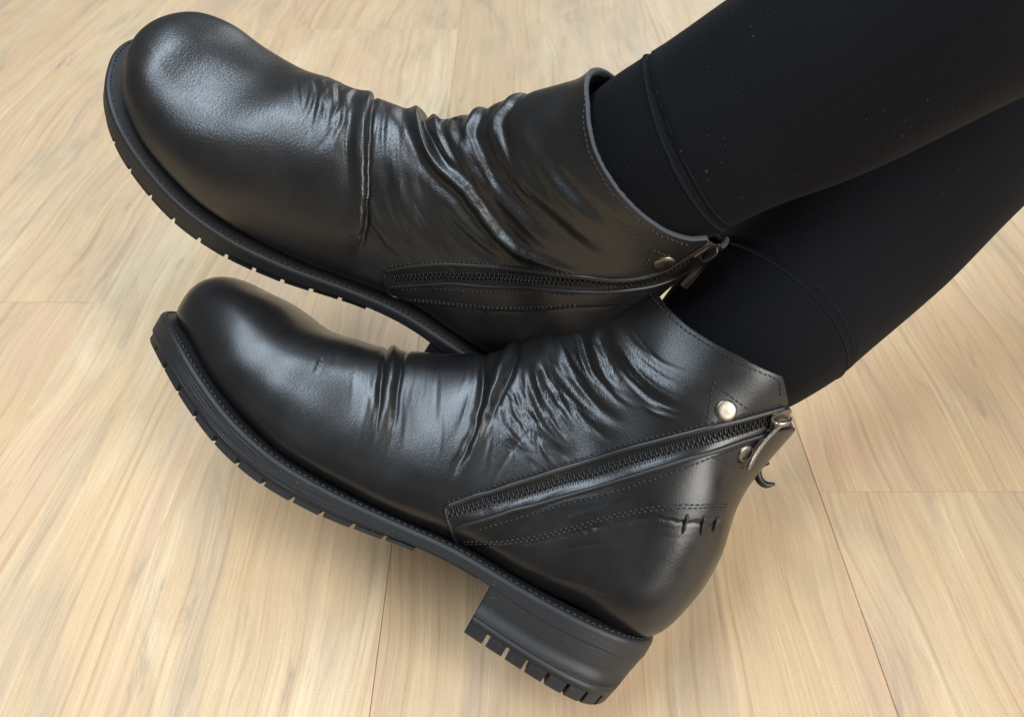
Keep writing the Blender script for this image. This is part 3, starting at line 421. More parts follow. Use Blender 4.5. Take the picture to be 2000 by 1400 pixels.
  b1=[(0.5222,0.3231),(0.525,0.339),(0.5279,0.3549),(0.5308,0.3692),(0.5336,0.3835),(0.5365,0.3978),(0.5408,0.4105),(0.5451,0.4233),(0.5479,0.4328),(0.5522,0.4392),(0.5565,0.4439),(0.5608,0.4455),(0.5651,0.4487)],
  b2=[(0.588,0.2085),(0.5908,0.2372),(0.5923,0.2642),(0.5951,0.2881),(0.598,0.3103),(0.6023,0.3294),(0.608,0.3453),(0.6137,0.3596),(0.618,0.3724),(0.6223,0.3819),(0.6266,0.3883),(0.6309,0.393),(0.6352,0.3994)],
  b5=[(0.5422,0.1863),(0.5465,0.2133),(0.5508,0.2388),(0.5536,0.2626),(0.5565,0.2849),(0.5608,0.3024),(0.5651,0.3199),(0.568,0.3374),(0.5722,0.3517),(0.5765,0.3644),(0.5823,0.3756),(0.5866,0.3867),(0.5908,0.3978)],
  b3=[(0.5393,0.4074),(0.5422,0.4217),(0.5451,0.436),(0.5479,0.4503),(0.5508,0.4662)],
  b4=[(0.6223,0.2706),(0.6266,0.2849),(0.6309,0.2992),(0.6352,0.3135),(0.6409,0.3262),(0.6481,0.3374),(0.6567,0.3485),(0.6652,0.3565),(0.6738,0.3644),(0.6824,0.3708),(0.6924,0.3756),(0.7024,0.3835),(0.711,0.393)])
FRONT['uc'] = [(0, .917), (.21, .895), (.30, .897), (.38, .908), (.48, .930), (.55, .946), (.63, .960), (.675, .967), (.73, .960), (.762, .957), (.775, .950), (.85, .950), (1, .950)]
REAR['uc'] = [(0, .955), (.10, .955), (.19, .953), (.25, .944), (.32, .937), (.38, .937), (.45, .941), (.54, .949), (.63, .957), (.71, .966), (.75, .974), (.80, .968), (1, .965)]

FRONT['uc_far'] = FRONT['uc']
REAR['uc_far'] = [(0, .953), (.1, .945), (.25, .935), (.4, .93), (.6, .932), (.8, .935), (1, .962)]
def sstep(x, a, b):
    t = np.clip((x - a) / (b - a), 0, 1); return t * t * (3 - 2 * t)

class Boot:
    NS, NV = 580, (120, 470, 24)
    def __init__(s, B, UV, creases, seed):
        s.B, s.UV = B, UV
        a, b, c = s.NV
        s.vs = np.concatenate([np.linspace(-1, -.22, a, endpoint=False), np.linspace(-.22, .9, b, endpoint=False), np.linspace(.9, 1, c)])
        s.ss = np.linspace(0, 1, s.NS)
        s.ucv = np.where(s.vs >= 0, np.interp(s.vs, *zip(*B['uc'])), np.interp(-s.vs, *zip(*B['uc_far'])))
        k = np.hanning(9); s.ucv = np.convolve(np.pad(s.ucv, 4, 'edge'), k / k.sum(), 'valid')
        s.u = s.ss[:, None] * U0 + (s.ucv[None] - U0) * sstep(s.ss, .5, 1)[:, None]
        s.v = np.broadcast_to(s.vs[None], s.u.shape)
        s.P = base_surface(s.u, s.v, B) * 1000.0                    # mm
        s.P0 = s.P
        s.N = s.normals(s.P)
        s.crinkle = np.zeros(s.u.shape)
        s.crinkle += .22 * sstep(s.u, .3, .42) * (1 - sstep(s.u, .8, .9)) * (1 - sstep(s.v, .45, .7))
        D = np.zeros(s.u.shape)
        rs = np.random.RandomState(seed)
        for _ in range(22):                                         # soft uneven leather
            k = rs.normal(size=3); k /= np.linalg.norm(k); lam = rs.uniform(14, 60)
            D += 0.010 * lam ** .75 * np.sin(s.P @ k * (2 * np.pi / lam) + rs.uniform(0, 6.3)) * 0.55
        D *= sstep(s.u, .0, .35) * .8 + .2
        for c in creases: D += s.crease(**c)
        s.P = s.P + s.N * D[..., None]
        s.N = s.normals(s.P)
    def normals(s, P):
        n = np.cross(np.gradient(P, axis=1), np.gradient(P, axis=0))
        return n / (np.linalg.norm(n, axis=-1, keepdims=True) + 1e-12)
    def crease(s, path, A=0., wl=3., wr=3., G=0., off=0., wg=1.5, ta=.15, tb=.3, ext=0., ref='u', step=0., reach=14., crinkle=0.):
        p = [tuple(q) for q in (s.UV[path] if isinstance(path, str) else path)]
        if ext:                                                     # carry a fold over the instep to the far side
            (u0, v0), (u1, v1) = p[0], p[1]
            sl = np.clip((u1 - u0) / (abs(v1 - v0) + 1e-3), -.15, .15)
            p = [(u0 - sl * ext * .5 + 0.0, v0 - ext), (u0 - sl * ext * .3, v0 - ext * .5)] + p
        n = 70
        q = smooth_path(p, n)
        Q = base_surface(q[:, 0], q[:, 1], s.B) * 1000
        e = 2e-3
        dirv = (base_surface(q[:, 0] + e, q[:, 1], s.B) - base_surface(q[:, 0], q[:, 1], s.B)) if ref == 'u' else (base_surface(q[:, 0], q[:, 1] + e, s.B) - base_surface(q[:, 0], q[:, 1], s.B))
        tg = np.gradient(Q, axis=0); tg /= np.linalg.norm(tg, axis=1)[:, None] + 1e-9
        dirv = dirv - tg * (dirv * tg).sum(1)[:, None]; dirv /= np.linalg.norm(dirv, axis=1)[:, None] + 1e-12
        L = np.r_[0, np.cumsum(np.linalg.norm(np.diff(Q, axis=0), axis=1))]; tt = L / L[-1]
        m = max(wl, wr, abs(off) + wg, reach if step else 0) * 2.3
        lo, hi = Q.min(0) - m, Q.max(0) + m
        sel = np.all((s.P0 > lo) & (s.P0 < hi), -1)
        X = s.P0[sel]
        out = np.zeros(s.u.shape)
        if len(X) == 0: return out
        best = np.full(len(X), 1e9); idx = np.zeros(len(X), int)
        for i0 in range(0, len(X), 40000):
            d = ((X[i0:i0 + 40000, None] - Q[None]) ** 2).sum(-1)
            idx[i0:i0 + 40000] = d.argmin(1); best[i0:i0 + 40000] = d.min(1)
        r = X - Q[idx]; al = (r * tg[idx]).sum(1); sd = (r * dirv[idx]).sum(1)
        d = np.sign(sd) * np.sqrt(np.maximum(best - al ** 2, 0))
        # smooth interpolation between neighbouring samples
        t = tt[idx] + al / L[-1]
        env = sstep(t, -.02, ta) * (1 - sstep(t, 1 - tb, 1.02))
        f = A * np.exp(-(d / np.where(d < 0, wl, wr)) ** 2)
        if G: f -= G * np.exp(-((d - off) / wg) ** 2)
        if step: f += step * sstep(d, -.25, .35) * np.exp(-np.maximum(d, 0) / reach)
        out[sel] = f * env
        if crinkle: s.crinkle[sel] = np.maximum(s.crinkle[sel], crinkle * env * np.exp(-(d / 9.) ** 2))
        return out
    # ---- sampling the finished surface (u, v) -> point, normal (mm)
    def inv(s, u, v):
        uc = np.interp(v, s.vs, s.ucv); a = np.zeros_like(u); b = np.ones_like(u)
        for _ in range(26):
            m = (a + b) / 2; um = m * U0 + (uc - U0) * sstep(m, .5, 1)
            lo = um < u; a = np.where(lo, m, a); b = np.where(lo, b, m)
        return (a + b) / 2
    def at(s, u, v):
        u = np.atleast_1d(np.asarray(u, float)); v = np.atleast_1d(np.asarray(v, float))
        x = s.inv(u, v) * (s.NS - 1); y = np.interp(v, s.vs, np.arange(len(s.vs)))
        i = np.clip(x.astype(int), 0, s.NS - 2); j = np.clip(y.astype(int), 0, len(s.vs) - 2); fx = (x - i)[:, None]; fy = (y - j)[:, None]
        g = lambda A: (A[i, j] * (1 - fx) + A[i + 1, j] * fx) * (1 - fy) + (A[i, j + 1] * (1 - fx) + A[i + 1, j + 1] * fx) * fy
        n = g(s.N); return g(s.P), n / np.linalg.norm(n, axis=1)[:, None]
    def path(s, key, step=0.5, h=0.0, calm=7):
        """points every `step` mm along a marked line, with normals and side vectors"""
        p = s.UV[key] if isinstance(key, str) else key
        q = smooth_path(p, 300); P, N = s.at(q[:, 0], q[:, 1])
        L = np.r_[0, np.cumsum(np.linalg.norm(np.diff(P, axis=0), axis=1))]
        n = max(3, int(L[-1] / step)); t = np.linspace(0, L[-1], n)
        f = lambda A: np.stack([np.interp(t, L, A[:, k]) for k in range(3)], 1)
        P, N = f(P), f(N); N /= np.linalg.norm(N, axis=1)[:, None]
        if n > calm + 4 and step < 1.5:                                   # calm the sampling
            k = np.hanning(calm); k /= k.sum(); c2 = calm // 2
            N = np.stack([np.convolve(np.pad(N[:, c], c2, 'edge'), k, 'valid') for c in range(3)], 1)
            P = np.stack([np.convolve(np.pad(P[:, c], c2, 'reflect', reflect_type='odd'), k, 'valid') for c in range(3)], 1)
        T = np.gradient(P, axis=0); T /= np.linalg.norm(T, axis=1)[:, None]
        N = N - T * (N * T).sum(1)[:, None]; N /= np.linalg.norm(N, axis=1)[:, None]
        return P + N * h, N, T, np.cross(N, T)

def ribbon(P, N, S, sect):
    """strip with a cross-section [(side, height) mm]"""
    V = np.stack([P + S * d + N * h for d, h in sect], 1)
    return V.reshape(-1, 3), grid_faces(len(P), len(sect))

def build_boot(B, UV, creases, loc, rot, mat, label, name, seed, rear):
    bt = Boot(B, UV, creases, seed)
    K = 0.001
    root = bpy.data.objects.new(name, None); col.objects.link(root)
    root.empty_display_size = 0.05
    R = Matrix([list(r) for r in rot])
    root.matrix_world = Matrix.Translation(loc) @ R.to_4x4()
    root['label'] = label; root['category'] = 'boot'; root['group'] = 'pair of black ankle boots'
    # -------- upper, split at the seam of the heel counter
    F = grid_faces(bt.NS, len(bt.vs)); V = bt.P.reshape(-1, 3) * K
    uv = np.stack([bt.u, bt.v], -1).reshape(-1, 2); cr = bt.crinkle.reshape(-1)
    e = np.array(UV['edge']); e = e[np.argsort(e[:, 0])]
    cu = bt.u.reshape(-1)[F].mean(1); cv = bt.v.reshape(-1)[F].mean(1)
    ve = np.interp(cu, e[:, 0], e[:, 1])
    counter = (cu > e[0, 0]) & (cu < e[-1, 0] + .005) & (cv > ve)
    e2 = UV['edge'][-1]
    counter |= (cu > e[0, 0]) & (np.abs(cv) > .93) & (cu < e[-1, 0])
    counter |= (cu > e[0, 0]) & (cv < -ve) & (cu < e[-1, 0])
    def sub(mask):
        f = F[mask]; ids = np.unique(f); mp = np.zeros(len(V), int); mp[ids] = np.arange(len(ids)); return V[ids], mp[f], uv[ids], cr[ids]
    v_, f_, t_, c_ = sub(~counter); upper = mesh_obj('upper', v_, f_, mat, root, uv=t_, attr=c_)
    v_, f_, t_, c_ = sub(counter); mesh_obj('heel_counter', v_, f_, mat, root, uv=t_, attr=c_)
    # -------- cut edge round the cuff and the lining behind it
    P, N = bt.P[-1], bt.N[-1]
    Up = bt.P[-1] - bt.P[-4]; Up /= np.linalg.norm(Up, axis=1)[:, None] + 1e-9
    rs = np.random.RandomState(seed)
    fuzz = np.convolve(rs.normal(size=len(P) + 6), np.hanning(7), 'valid')[:len(P), None] * .05
    th = 2.4
    ring = [P + N * .02, P + Up * .35 + N * -.15, P + Up * (.55 + fuzz) - N * .9, P + Up * (.5 + fuzz) - N * (th - .6), P - N * th + Up * .1, P - N * (th + .1) - Up * 2]
    mesh_obj('topline_edge', np.stack(ring, 0).reshape(-1, 3) * K, grid_faces(len(ring), len(P)), M_EDGE if rear else M_PIPING, upper)
    rows = np.linspace(bt.NS - 4, int(bt.NS * .72), 18).astype(int)
    inn = np.stack([bt.P0[r] - bt.normals(bt.P0)[r] * (th + .15 + min(k, 4) * .1) for k, r in enumerate(rows)], 0)
    mesh_obj('lining', inn.reshape(-1, 3) * K, grid_faces(len(rows), len(P)), M_LINING, upper)
    # -------- stitching: each thread a small capsule sunk into the leather
    def stitches(key, pitch=2.4, length=1.7, r=.36, h=.2, slant=0.):
        P, N, T, S = bt.path(key, .25)
        C = Collector(); n = len(P); stepn = pitch / .25; x = 0.0
        while x + length / .25 < n - 1:
            a, b = int(x), int(x + length / .25); m = (a + b) // 2
            A, Bp, Mm = P[a] - N[a] * .15 + S[a] * slant, P[b] - N[b] * .15 - S[b] * slant, P[m] + N[m] * h
            pts = np.array([A, A * .55 + Mm * .45 + N[m] * .05, Mm + N[m] * .03, Bp * .55 + Mm * .45 + N[m] * .05, Bp])
            v, f = tube(pts, [r * .7, r, r, r, r * .7], 6); C.add(v * K, f); x += stepn
        return C
    C = Collector()
    for k in ('st_up1', 'st_lo', 'st_e1', 'st_e2', 'st_cuff', 'patch_up', 'patch_lo'):
        if k in UV:
            segs = [UV[k]] if not k.startswith('patch') else [UV[k][i:i + 2] for i in range(len(UV[k]) - 1)]
            for sg in segs:
                c = stitches(sg)
                if c.v: C.add(np.concatenate(c.v), c.f)
    C.build('stitching', M_THREAD, root, kind='stuff')
    # -------- zip: tape, coil teeth, folded leather edges, slider with pull
    P, N, T, S = bt.path('zip', .5, calm=31)
    w = 3.9
    v, f = ribbon(P, N, S, [(-w, -.5), (-w * .6, -.1), (-1.6, .15), (0, .2), (1.6, .15), (w * .6, -.1), (w, -.5)])
    tape = mesh_obj('zipper', v * K, f, M_TAPE, root)
    C = Collector(); P2, N2, T2, S2 = bt.path('zip', 1.15, calm=15)
    tv, tf = rounded_box(2.3, .8, 1.1, .3, 2)
    tv2, tf2 = rounded_box(1.0, .7, .9, .28, 2)
    for i in range(len(P2)):
        sg = 1 if i % 2 else -1
        M_ = np.stack([S2[i], T2[i], N2[i]], 1)
        C.add((P2[i] + S2[i] * sg * .75 + N2[i] * .62 + tv @ M_.T) * K, tf)
        C.add((P2[i] + S2[i] * sg * 2.15 + N2[i] * .45 + tv2 @ M_.T) * K, tf2)
        C.add((P2[i] - S2[i] * sg * 1.9 + N2[i] * .42 + tv2 @ M_.T) * K, tf2)
    C.build('zipper_teeth', M_COIL, tape, kind='stuff')
    for key, r in (('zip_up', 1.35), ('zip_lo', 1.05), ('zip_end', .9)):
        P, N, T, S = bt.path(key, .6, calm=31)
        rr = np.full(len(P), r); rr[:4] *= np.linspace(.5, 1, 4); rr[-4:] *= np.linspace(1, .5, 4)
        v, f = tube(P + N * .35, rr, 10, .85, N); mesh_obj('piping', v * K, f, M_PIPING, root)
    P, N, T, S = bt.path('zip', .5, calm=31)
    d = np.linalg.norm(P - bt.at(*zip(*UV['slider']))[0], axis=1); i = int(np.clip(d.argmin(), 3, len(P) - 4))
    M_ = np.stack([T[i], S[i], N[i]], 1); O_ = P[i]
    place = lambda v: (O_ + np.asarray(v) @ M_.T) * K
    C = Collector()
    def prism(poly, z0, z1):
        n = len(poly); V = [(x, y, z0) for x, y in poly] + [(x, y, z1) for x, y in poly]
        return np.array(V), [tuple(range(n))[::-1], tuple(range(n, 2 * n))] + [(k, (k + 1) % n, n + (k + 1) % n, n + k) for k in range(n)]
    body = [(-5.2, -2.7), (-4.6, -3.3), (1.5, -4.0), (4.8, -4.3), (5.6, -3.2), (4.4, -.6), (4.4, .6), (5.6, 3.2), (4.8, 4.3), (1.5, 4.0), (-4.6, 3.3), (-5.2, 2.7)]
    v, f = prism(body, 1.5, 2.5); C.add(place(v), f)
    for sg in (-1, 1):
        v, f = rounded_box(9.2, .9, 2.6, .3, 1); C.add(place(v + np.array([.1, sg * 3.85, 1.1])), f)
    slider = C.build('zip_slider', M_NICKEL, tape, smooth=False)
    arc = np.array([(-4.0, 0, 2.3), (-3.6, 0, 3.8), (-2.0, 0, 4.7), (.6, 0, 4.9), (3.0, 0, 4.5), (4.2, 0, 3.4), (4.4, 0, 2.3)])
    v, f = tube(place(smooth_path(arc, 22)) , .00095, 8); C2 = Collector(); C2.add(v, f)
    # pull tab: a bent plate with raised rims hanging from the bridge
    pl = 25.0 if not rear else 20.0
    tipdir = np.array([-.62, -.74, .0]) if not rear else np.array([-.93, -.30, .12])
    if not rear: tipdir = np.array(PULL_DIR)
    tipdir = tipdir / np.linalg.norm(tipdir); wdir = np.cross(np.array([0, 0, 1.0]), tipdir); wdir /= np.linalg.norm(wdir); ndir = np.cross(tipdir, wdir)
    tw = math.radians(-22 if not rear else 60)
    wd = wdir * math.cos(tw) + ndir * math.sin(tw); nd_ = np.cross(tipdir, wd)
    st = np.array([-.2, 0, 4.6])
    ts = np.linspace(0, 1, 24); hw = np.interp(ts, [0, .08, .3, .85, .97, 1], [.9, 1.15, 1.35, 1.9, 1.75, 1.0])
    bow = -1.6 * np.sin(ts * np.pi)
    rows = []
    for t, h_, b_ in zip(ts, hw, bow):
        c0 = st + tipdir * (t * pl) + nd_ * b_
        rows.append([c0 + wd * d_ * h_ + nd_ * z_ for d_, z_ in ((-1, -.45), (-1, .55), (-.8, .65), (-.68, .3), (0, .25), (.68, .3), (.8, .65), (1, .55), (1, -.45), (0, -.5))])
    rows = np.array(rows); f = grid_faces(len(rows), 10, True).tolist(); f = [tuple(q) for q in f] + [tuple(range(10))[::-1], tuple(230 + k for k in range(10))]
    C2.add(place(rows.reshape(-1, 3)), f)
    C2.build('zip_pull', M_COIL if rear else M_DARKMETAL, tape)
    # -------- rivets
    for k in ('rivet1', 'rivet2'):
        if k not in UV: continue
        P, N = bt.at(*zip(*UV[k])); P, N = P[0], N[0]
        t = np.cross(N, [0, 0, 1.0]); t /= np.linalg.norm(t); b = np.cross(N, t)
        prof = [(0, .95), (2.2, .93), (3.4, .86), (4.3, .68), (4.8, .3), (5.0, -.4), (4.2, -.8)]
        if k == 'rivet2': prof = [(a * .82, z) for a, z in prof]
        a = np.linspace(0, 2 * np.pi, 28, endpoint=False)
        V_ = np.stack([P + N * z + r * (np.cos(a)[:, None] * t + np.sin(a)[:, None] * b) for r, z in prof], 0)
        mesh_obj('rivet', V_.reshape(-1, 3) * K, grid_faces(len(prof), 28, True), M_NICKEL, root)
    # -------- thick cross stitches over the counter seam
    for k in ('cs1', 'cs2', 'cs3'):
        if k not in UV: continue
        P, N, T, S = bt.path(k, .5)
        t = np.linspace(0, 1, len(P)); hh = np.sin(np.pi * t) ** .5 * .9 - .3
        rr = np.interp(t, [0, .15, .8, 1], [.5, .8, .75, .55])
        v, f = tube(P + N * hh[:, None], rr, 8); mesh_obj('cross_stitch', v * K, f, M_THREAD, root)
    # -------- small curled leather tab behind the back seam
    if not rear:
        P, N = bt.at([.93], [.97]); P, N = P[0], N[0]
        X, Z = np.array([1.0, 0, 0]), np.array([0, 0, 1.0])
        c = np.array(TAB_PTS, float)
        v, f = tube(smooth_path(c, 20), np.interp(np.linspace(0, 1, 20), [0, .5, .8, 1], [2.4, 2.6, 2.3, .9]), 10, .8, np.tile([0, 0, 1.0], (20, 1)))
        mesh_obj('pull_tab', v * K, f, M_PIPING, root)
    build_sole(bt, root, seed)
    return bt, root

SOLE = [(-6.5, 0), (-5, 13), (0, 24), (10.5, 32.5), (30, 37), (60, 37.6), (90, 37.6), (120, 39.3), (150, 43.4), (180, 48), (208, 50), (236, 47.5), (254, 42.5), (268, 34.5), (278, 25.5), (284.5, 14), (287.5, 0)]
def sole_outline(near, n=520):
    a = np.array(SOLE, float); b = a.copy()[::-1][1:-1]; b[:, 1] *= -1
    add = np.array([near.get(i, 0) for i in range(len(KW))], float)
    xk = np.array([k[0] for k in KB], float)
    o = np.argsort(xk[:15]); a[:, 1] += np.interp(a[:, 0], xk[:15][o], add[:15][o]) * (a[:, 1] > 1)
    p = np.concatenate([a, b]); p = np.concatenate([p[-3:], p, p[:4]])
    q = smooth_path(np.c_[p, np.zeros(len(p))], 4000)[:, :2]
    # keep one turn, equal spacing
    L = np.r_[0, np.cumsum(np.linalg.norm(np.diff(q, axis=0), axis=1))]
    i0 = np.argmin(((q[:1500] - SOLE[0]) ** 2).sum(1)); i1 = 2500 + np.argmin(((q[2500:] - SOLE[0]) ** 2).sum(1))
    t = np.linspace(L[i0], L[i1], n, endpoint=False)
    return np.stack([np.interp(t, L, q[:, 0]), np.interp(t, L, q[:, 1])], 1)
def feather(x, B):
    xs = np.array([k[0] for k in KB[2:15]], float); zs = np.array([k[1] + B['dB'].get(i + 2, 0) for i, k in enumerate(KB[2:15])], float)
    return np.interp(x, xs[::-1], zs[::-1]) + .5
def thick(x): return np.interp(x, [-12, 45, 75, 110, 150, 200, 260, 292], [8, 7, 5, 5.2, 7.4, 8.6, 9, 9])
def build_sole(bt, root, seed):
    K = .001
    q = sole_outline(bt.B['near'])
    T = np.roll(q, -2, 0) - np.roll(q, 2, 0); T /= np.linalg.norm(T, axis=1)[:, None]
    Nn = np.stack([T[:, 1], -T[:, 0]], 1)
    if ((q - q.mean(0)) * Nn).sum() < 0: Nn = -Nn
    ft = feather(q[:, 0], bt.B); k = np.hanning(41); k /= k.sum(); ft = np.convolve(np.pad(ft, 20, 'wrap'), k, 'valid')
    tk = thick(q[:, 0])
    def ring(off, zf, zabs): return np.c_[q + Nn * off, ft + zabs - tk * zf]
    # midsole / welt with fine ribs round its wall
    prof = [(-16, 0, .4, 0), (-7, 0, .9, 0), (-3.4, 0, 1.1, 0), (-1.6, 0, 1.25, 0), (-.5, 0, 1.0, 0), (.1, 0, .3, 0), (.35, 0, -.7, 0)]
    rs = np.random.RandomState(seed + 5)
    for z, g in ((.17, .35), (.27, .18), (.36, .4), (.44, .2), (.52, .33), (.62, .15), (.7, .3), (.82, .42)):
        prof += [(.38, z, .0, 0), (.38, z + .022, .0, g), (.38, z + .05, .0, 0)]
    prof += [(.3, .96, 0, 0), (-.2, 1.0, 0, 0), (-14, 1.0, 0, 0)]
    rings = []
    for o, zf, za, g in prof:
        gg = g * sstep(q[:, 0], 90, 240) * (0.6 if bt.B is FRONT else 0.15) * (1 + .6 * np.sin(q[:, 0] * rs.uniform(.05, .2) + rs.uniform(0, 6)))
        w = .05 * np.sin(q[:, 0] * rs.uniform(.1, .3) + rs.uniform(0, 6))
        rings.append(np.c_[q + Nn * (o - gg)[:, None], ft + za + (w if g else 0) - tk * zf])
    rings = np.stack(rings, 0)
    mid = mesh_obj('midsole', rings.reshape(-1, 3) * K, grid_faces(len(prof), len(q), True), M_RUBBER, root)
    cap = np.r_[rings[-1], [np.r_[rings[-1].mean(0)[:2], rings[-1].mean(0)[2]]]]
    # flat underside: spine strip between the two edges
    low = rings[-1]; n = len(low)
    und = [low[0]]
    Vv = low * K; Ff = [(i, (i + 1), (n - i - 1) % n, (n - i) % n) for i in range(1, n // 2 - 1)]
    base = mesh_obj('outsole', np.c_[Vv[:, :2] , Vv[:, 2]], Ff, M_RUBBER, root, smooth=False)
    # seam bead where the leather turns under
    Lq = np.r_[0, np.cumsum(np.linalg.norm(np.diff(np.r_[q, q[:1]], axis=0), axis=1))]
    C = Collector(); x = 0.0
    wl = np.c_[q - Nn * 2.0, ft + 1.2]
    while x < Lq[-1] - 4:
        tt = np.linspace(x, x + 2.3 + rs.uniform(-.25, .25), 5)
        pp = np.stack([np.interp(tt, Lq[:-1], wl[:, c]) for c in range(3)], 1); pp[:, 2] += np.array([-.35, .2, .3, .2, -.35]) + rs.normal(0, .05)
        v, f = tube(pp, [.25, .36, .4, .36, .25], 6); C.add(v * K, f); x += 3.1
    C.build('welt_stitching', M_THREAD, mid, kind='stuff')
    # outsole skirt
    prof2 = [(-.7, 1.0, -.02), (-.6, 1.0, -1.2), (-1.0, 1.0, -1.4), (-16, 1.0, -1.4)]
    sel = np.where(q[:, 0] > 74)[0]
    sk = np.interp(q[:, 0], [70, 110, 150], [.45, .5, 1])
    rr = np.stack([np.c_[q + Nn * o, ft - tk + z * sk] for o, _, z in prof2], 0)
    order = np.argsort((sel - sel[0]) % n); ids = sel
    mesh_obj('outsole_edge', rr[:, ids].reshape(-1, 3) * K, grid_faces(len(prof2), len(ids)), M_RUBBER, base)
    # tread lugs round the forefoot
    L = np.r_[0, np.cumsum(np.linalg.norm(np.diff(np.r_[q, q[:1]], axis=0), axis=1))]
    f0, f1 = L[ids[0]] + 30, L[ids[-1]] - 30
    nl = int((f1 - f0) / 14.6); pitch = (f1 - f0) / nl
    for k in range(nl):
        a, b = f0 + k * pitch + 1.1, f0 + (k + 1) * pitch - 1.1
        t = np.linspace(a, b, 6)
        x = np.interp(t, L[:-1], q[:, 0]); y = np.interp(t, L[:-1], q[:, 1])
        nx = np.interp(t, L[:-1], Nn[:, 0]); ny = np.interp(t, L[:-1], Nn[:, 1]); zf = np.interp(t, L[:-1], ft) - np.interp(t, L[:-1], tk)
        fade = min(1, .45 + .11 * min(k, nl - 1 - k))
        sec = [(-.75, -1.2), (-.7, -1.4 - 2.7 * fade), (-1.3, -1.7 - 2.9 * fade), (-15, -1.7 - 2.9 * fade), (-15.5, -1.2)]
        V = np.stack([np.c_[x + nx * o, y + ny * o, zf + z] for o, z in sec], 0)
        F = [tuple(g) for g in grid_faces(5, 6)] + [tuple(i * 6 for i in range(5))[::-1], tuple(i * 6 + 5 for i in range(5))]
        mesh_obj('tread_lug', V.reshape(-1, 3) * K, F, M_RUBBER, base, smooth=False)
    # heel block
    hx = 69.0
    hs = np.where(q[:, 0] < hx)[0]; hs = hs[np.argsort((hs - hs[np.argmin(np.diff(np.r_[hs]) * 0 + 0)]) % n)]
    # walk round the back of the heel from the near breast corner to the far one
    near = [i for i in range(0, n // 2) if q[i, 0] < hx][::-1]; far = [i for i in range(n - 1, n // 2, -1) if q[i, 0] < hx]
    loop = np.array(near + far[0:]); qq = q[loop]; nn = Nn[loop]; top = (ft - tk)[loop]
    lo_z, zj = 4.6, 16.5
    def hring(t, o):
        z = top * (1 - t) + lo_z * t
        sh = np.interp(qq[:, 0], [-10, 20, hx], [4.5, 1.5, 0]) * t ** 1.2
        p = qq + nn * (o - 1.0 * t); return np.c_[p[:, 0] + sh, p[:, 1], z]
    tj = .62
    pr = [(-.01, -.1), (.02, 0), (.3, -.25), (.6, -.05), (tj - .02, .1), (tj, -.35), (tj + .03, -.35), (tj + .05, .15), (.775, .15)]
    V = np.stack([hring(*p) for p in pr], 0); m = len(loop)
    Ff = [tuple(g) for g in grid_faces(len(pr), m)]
    # breast wall
    Ff += [(i * m + m - 1, i * m, (i + 1) * m, (i + 1) * m + m - 1) for i in range(len(pr) - 1)]
    Ff += [tuple((len(pr) - 1) * m + j for j in range(m))]
    heel = mesh_obj('heel_block', V.reshape(-1, 3) * K, Ff, M_RUBBER, root, smooth=False)
    heel.data.polygons.foreach_set('use_smooth', [len(p.vertices) == 4 and p.index < (len(pr) - 1) * (m - 1) for p in heel.data.polygons])
    # lugs of the heel lift
    Lh = np.r_[0, np.cumsum(np.linalg.norm(np.diff(qq, axis=0), axis=1))]
    cuts = np.linspace(0, Lh[-1], 20)
    for k in range(19):
        t = np.linspace(cuts[k] + (.95 if k else 0), cuts[k + 1] - (.95 if k < 18 else 0), 7)
        def row(tt, o):
            h = hring(tt, o); hh = np.stack([np.interp(t, Lh, h[:, c]) for c in range(3)], 1); return hh
        V = np.stack([row(.77, .15), row(.96, .15), row(1.0, -.5), row(1.0, -11), row(.77, -11)], 0)
        F = [tuple(g) for g in grid_faces(5, 7)] + [tuple(i * 7 for i in range(5))[::-1], tuple(i * 7 + 6 for i in range(5))]
        mesh_obj('tread_lug', V.reshape(-1, 3) * K, F, M_RUBBER, heel, smooth=False)

PULL_DIR = (-.67, -.74, .0)
TAB_PTS = [(-14.5, -12, 137), (-11.8, -12, 132.5), (-14.4, -12, 128), (-18.5, -12, 126.5), (-22.5, -12, 129)]

# ---------------------------------------------------------------- folds of the front boot
def fine_creases(UV, keys, n, seed, A=(.10, .28), w=(.6, 1.1), spread=.02, vspread=.05, part=(.35, .8)):
    rs = random.Random(seed); out = []
    for _ in range(n):
        q = smooth_path(np.array(UV[rs.choice(keys)]), 40)
        ln = rs.uniform(*part); a = rs.uniform(0, 1 - ln); seg = q[int(a * 39):max(int((a + ln) * 39), int(a * 39) + 5)].copy()
        seg = seg[np.linspace(0, len(seg) - 1, 6).astype(int)]
        seg[:, 0] += rs.gauss(0, spread) + np.linspace(-1, 1, 6) * rs.gauss(0, .004); seg[:, 1] += rs.gauss(0, vspread)
        am = rs.uniform(*A) * (1 if rs.random() < .5 else -1); ww = rs.uniform(*w)
        out.append(dict(path=[tuple(x) for x in seg], A=am, wl=ww, wr=ww * rs.uniform(.8, 1.25), ta=.45, tb=.5))
    return out
zipband = [dict(path='zip', A=-1.0, wl=3.4, wr=3.4, ta=.02, tb=.0, ref='v'), dict(path='edge', step=-.3, reach=11, ta=.0, tb=.0, ref='v'), dict(path='edge', G=.3, wg=.7, ta=.02, tb=.02, ref='v')]
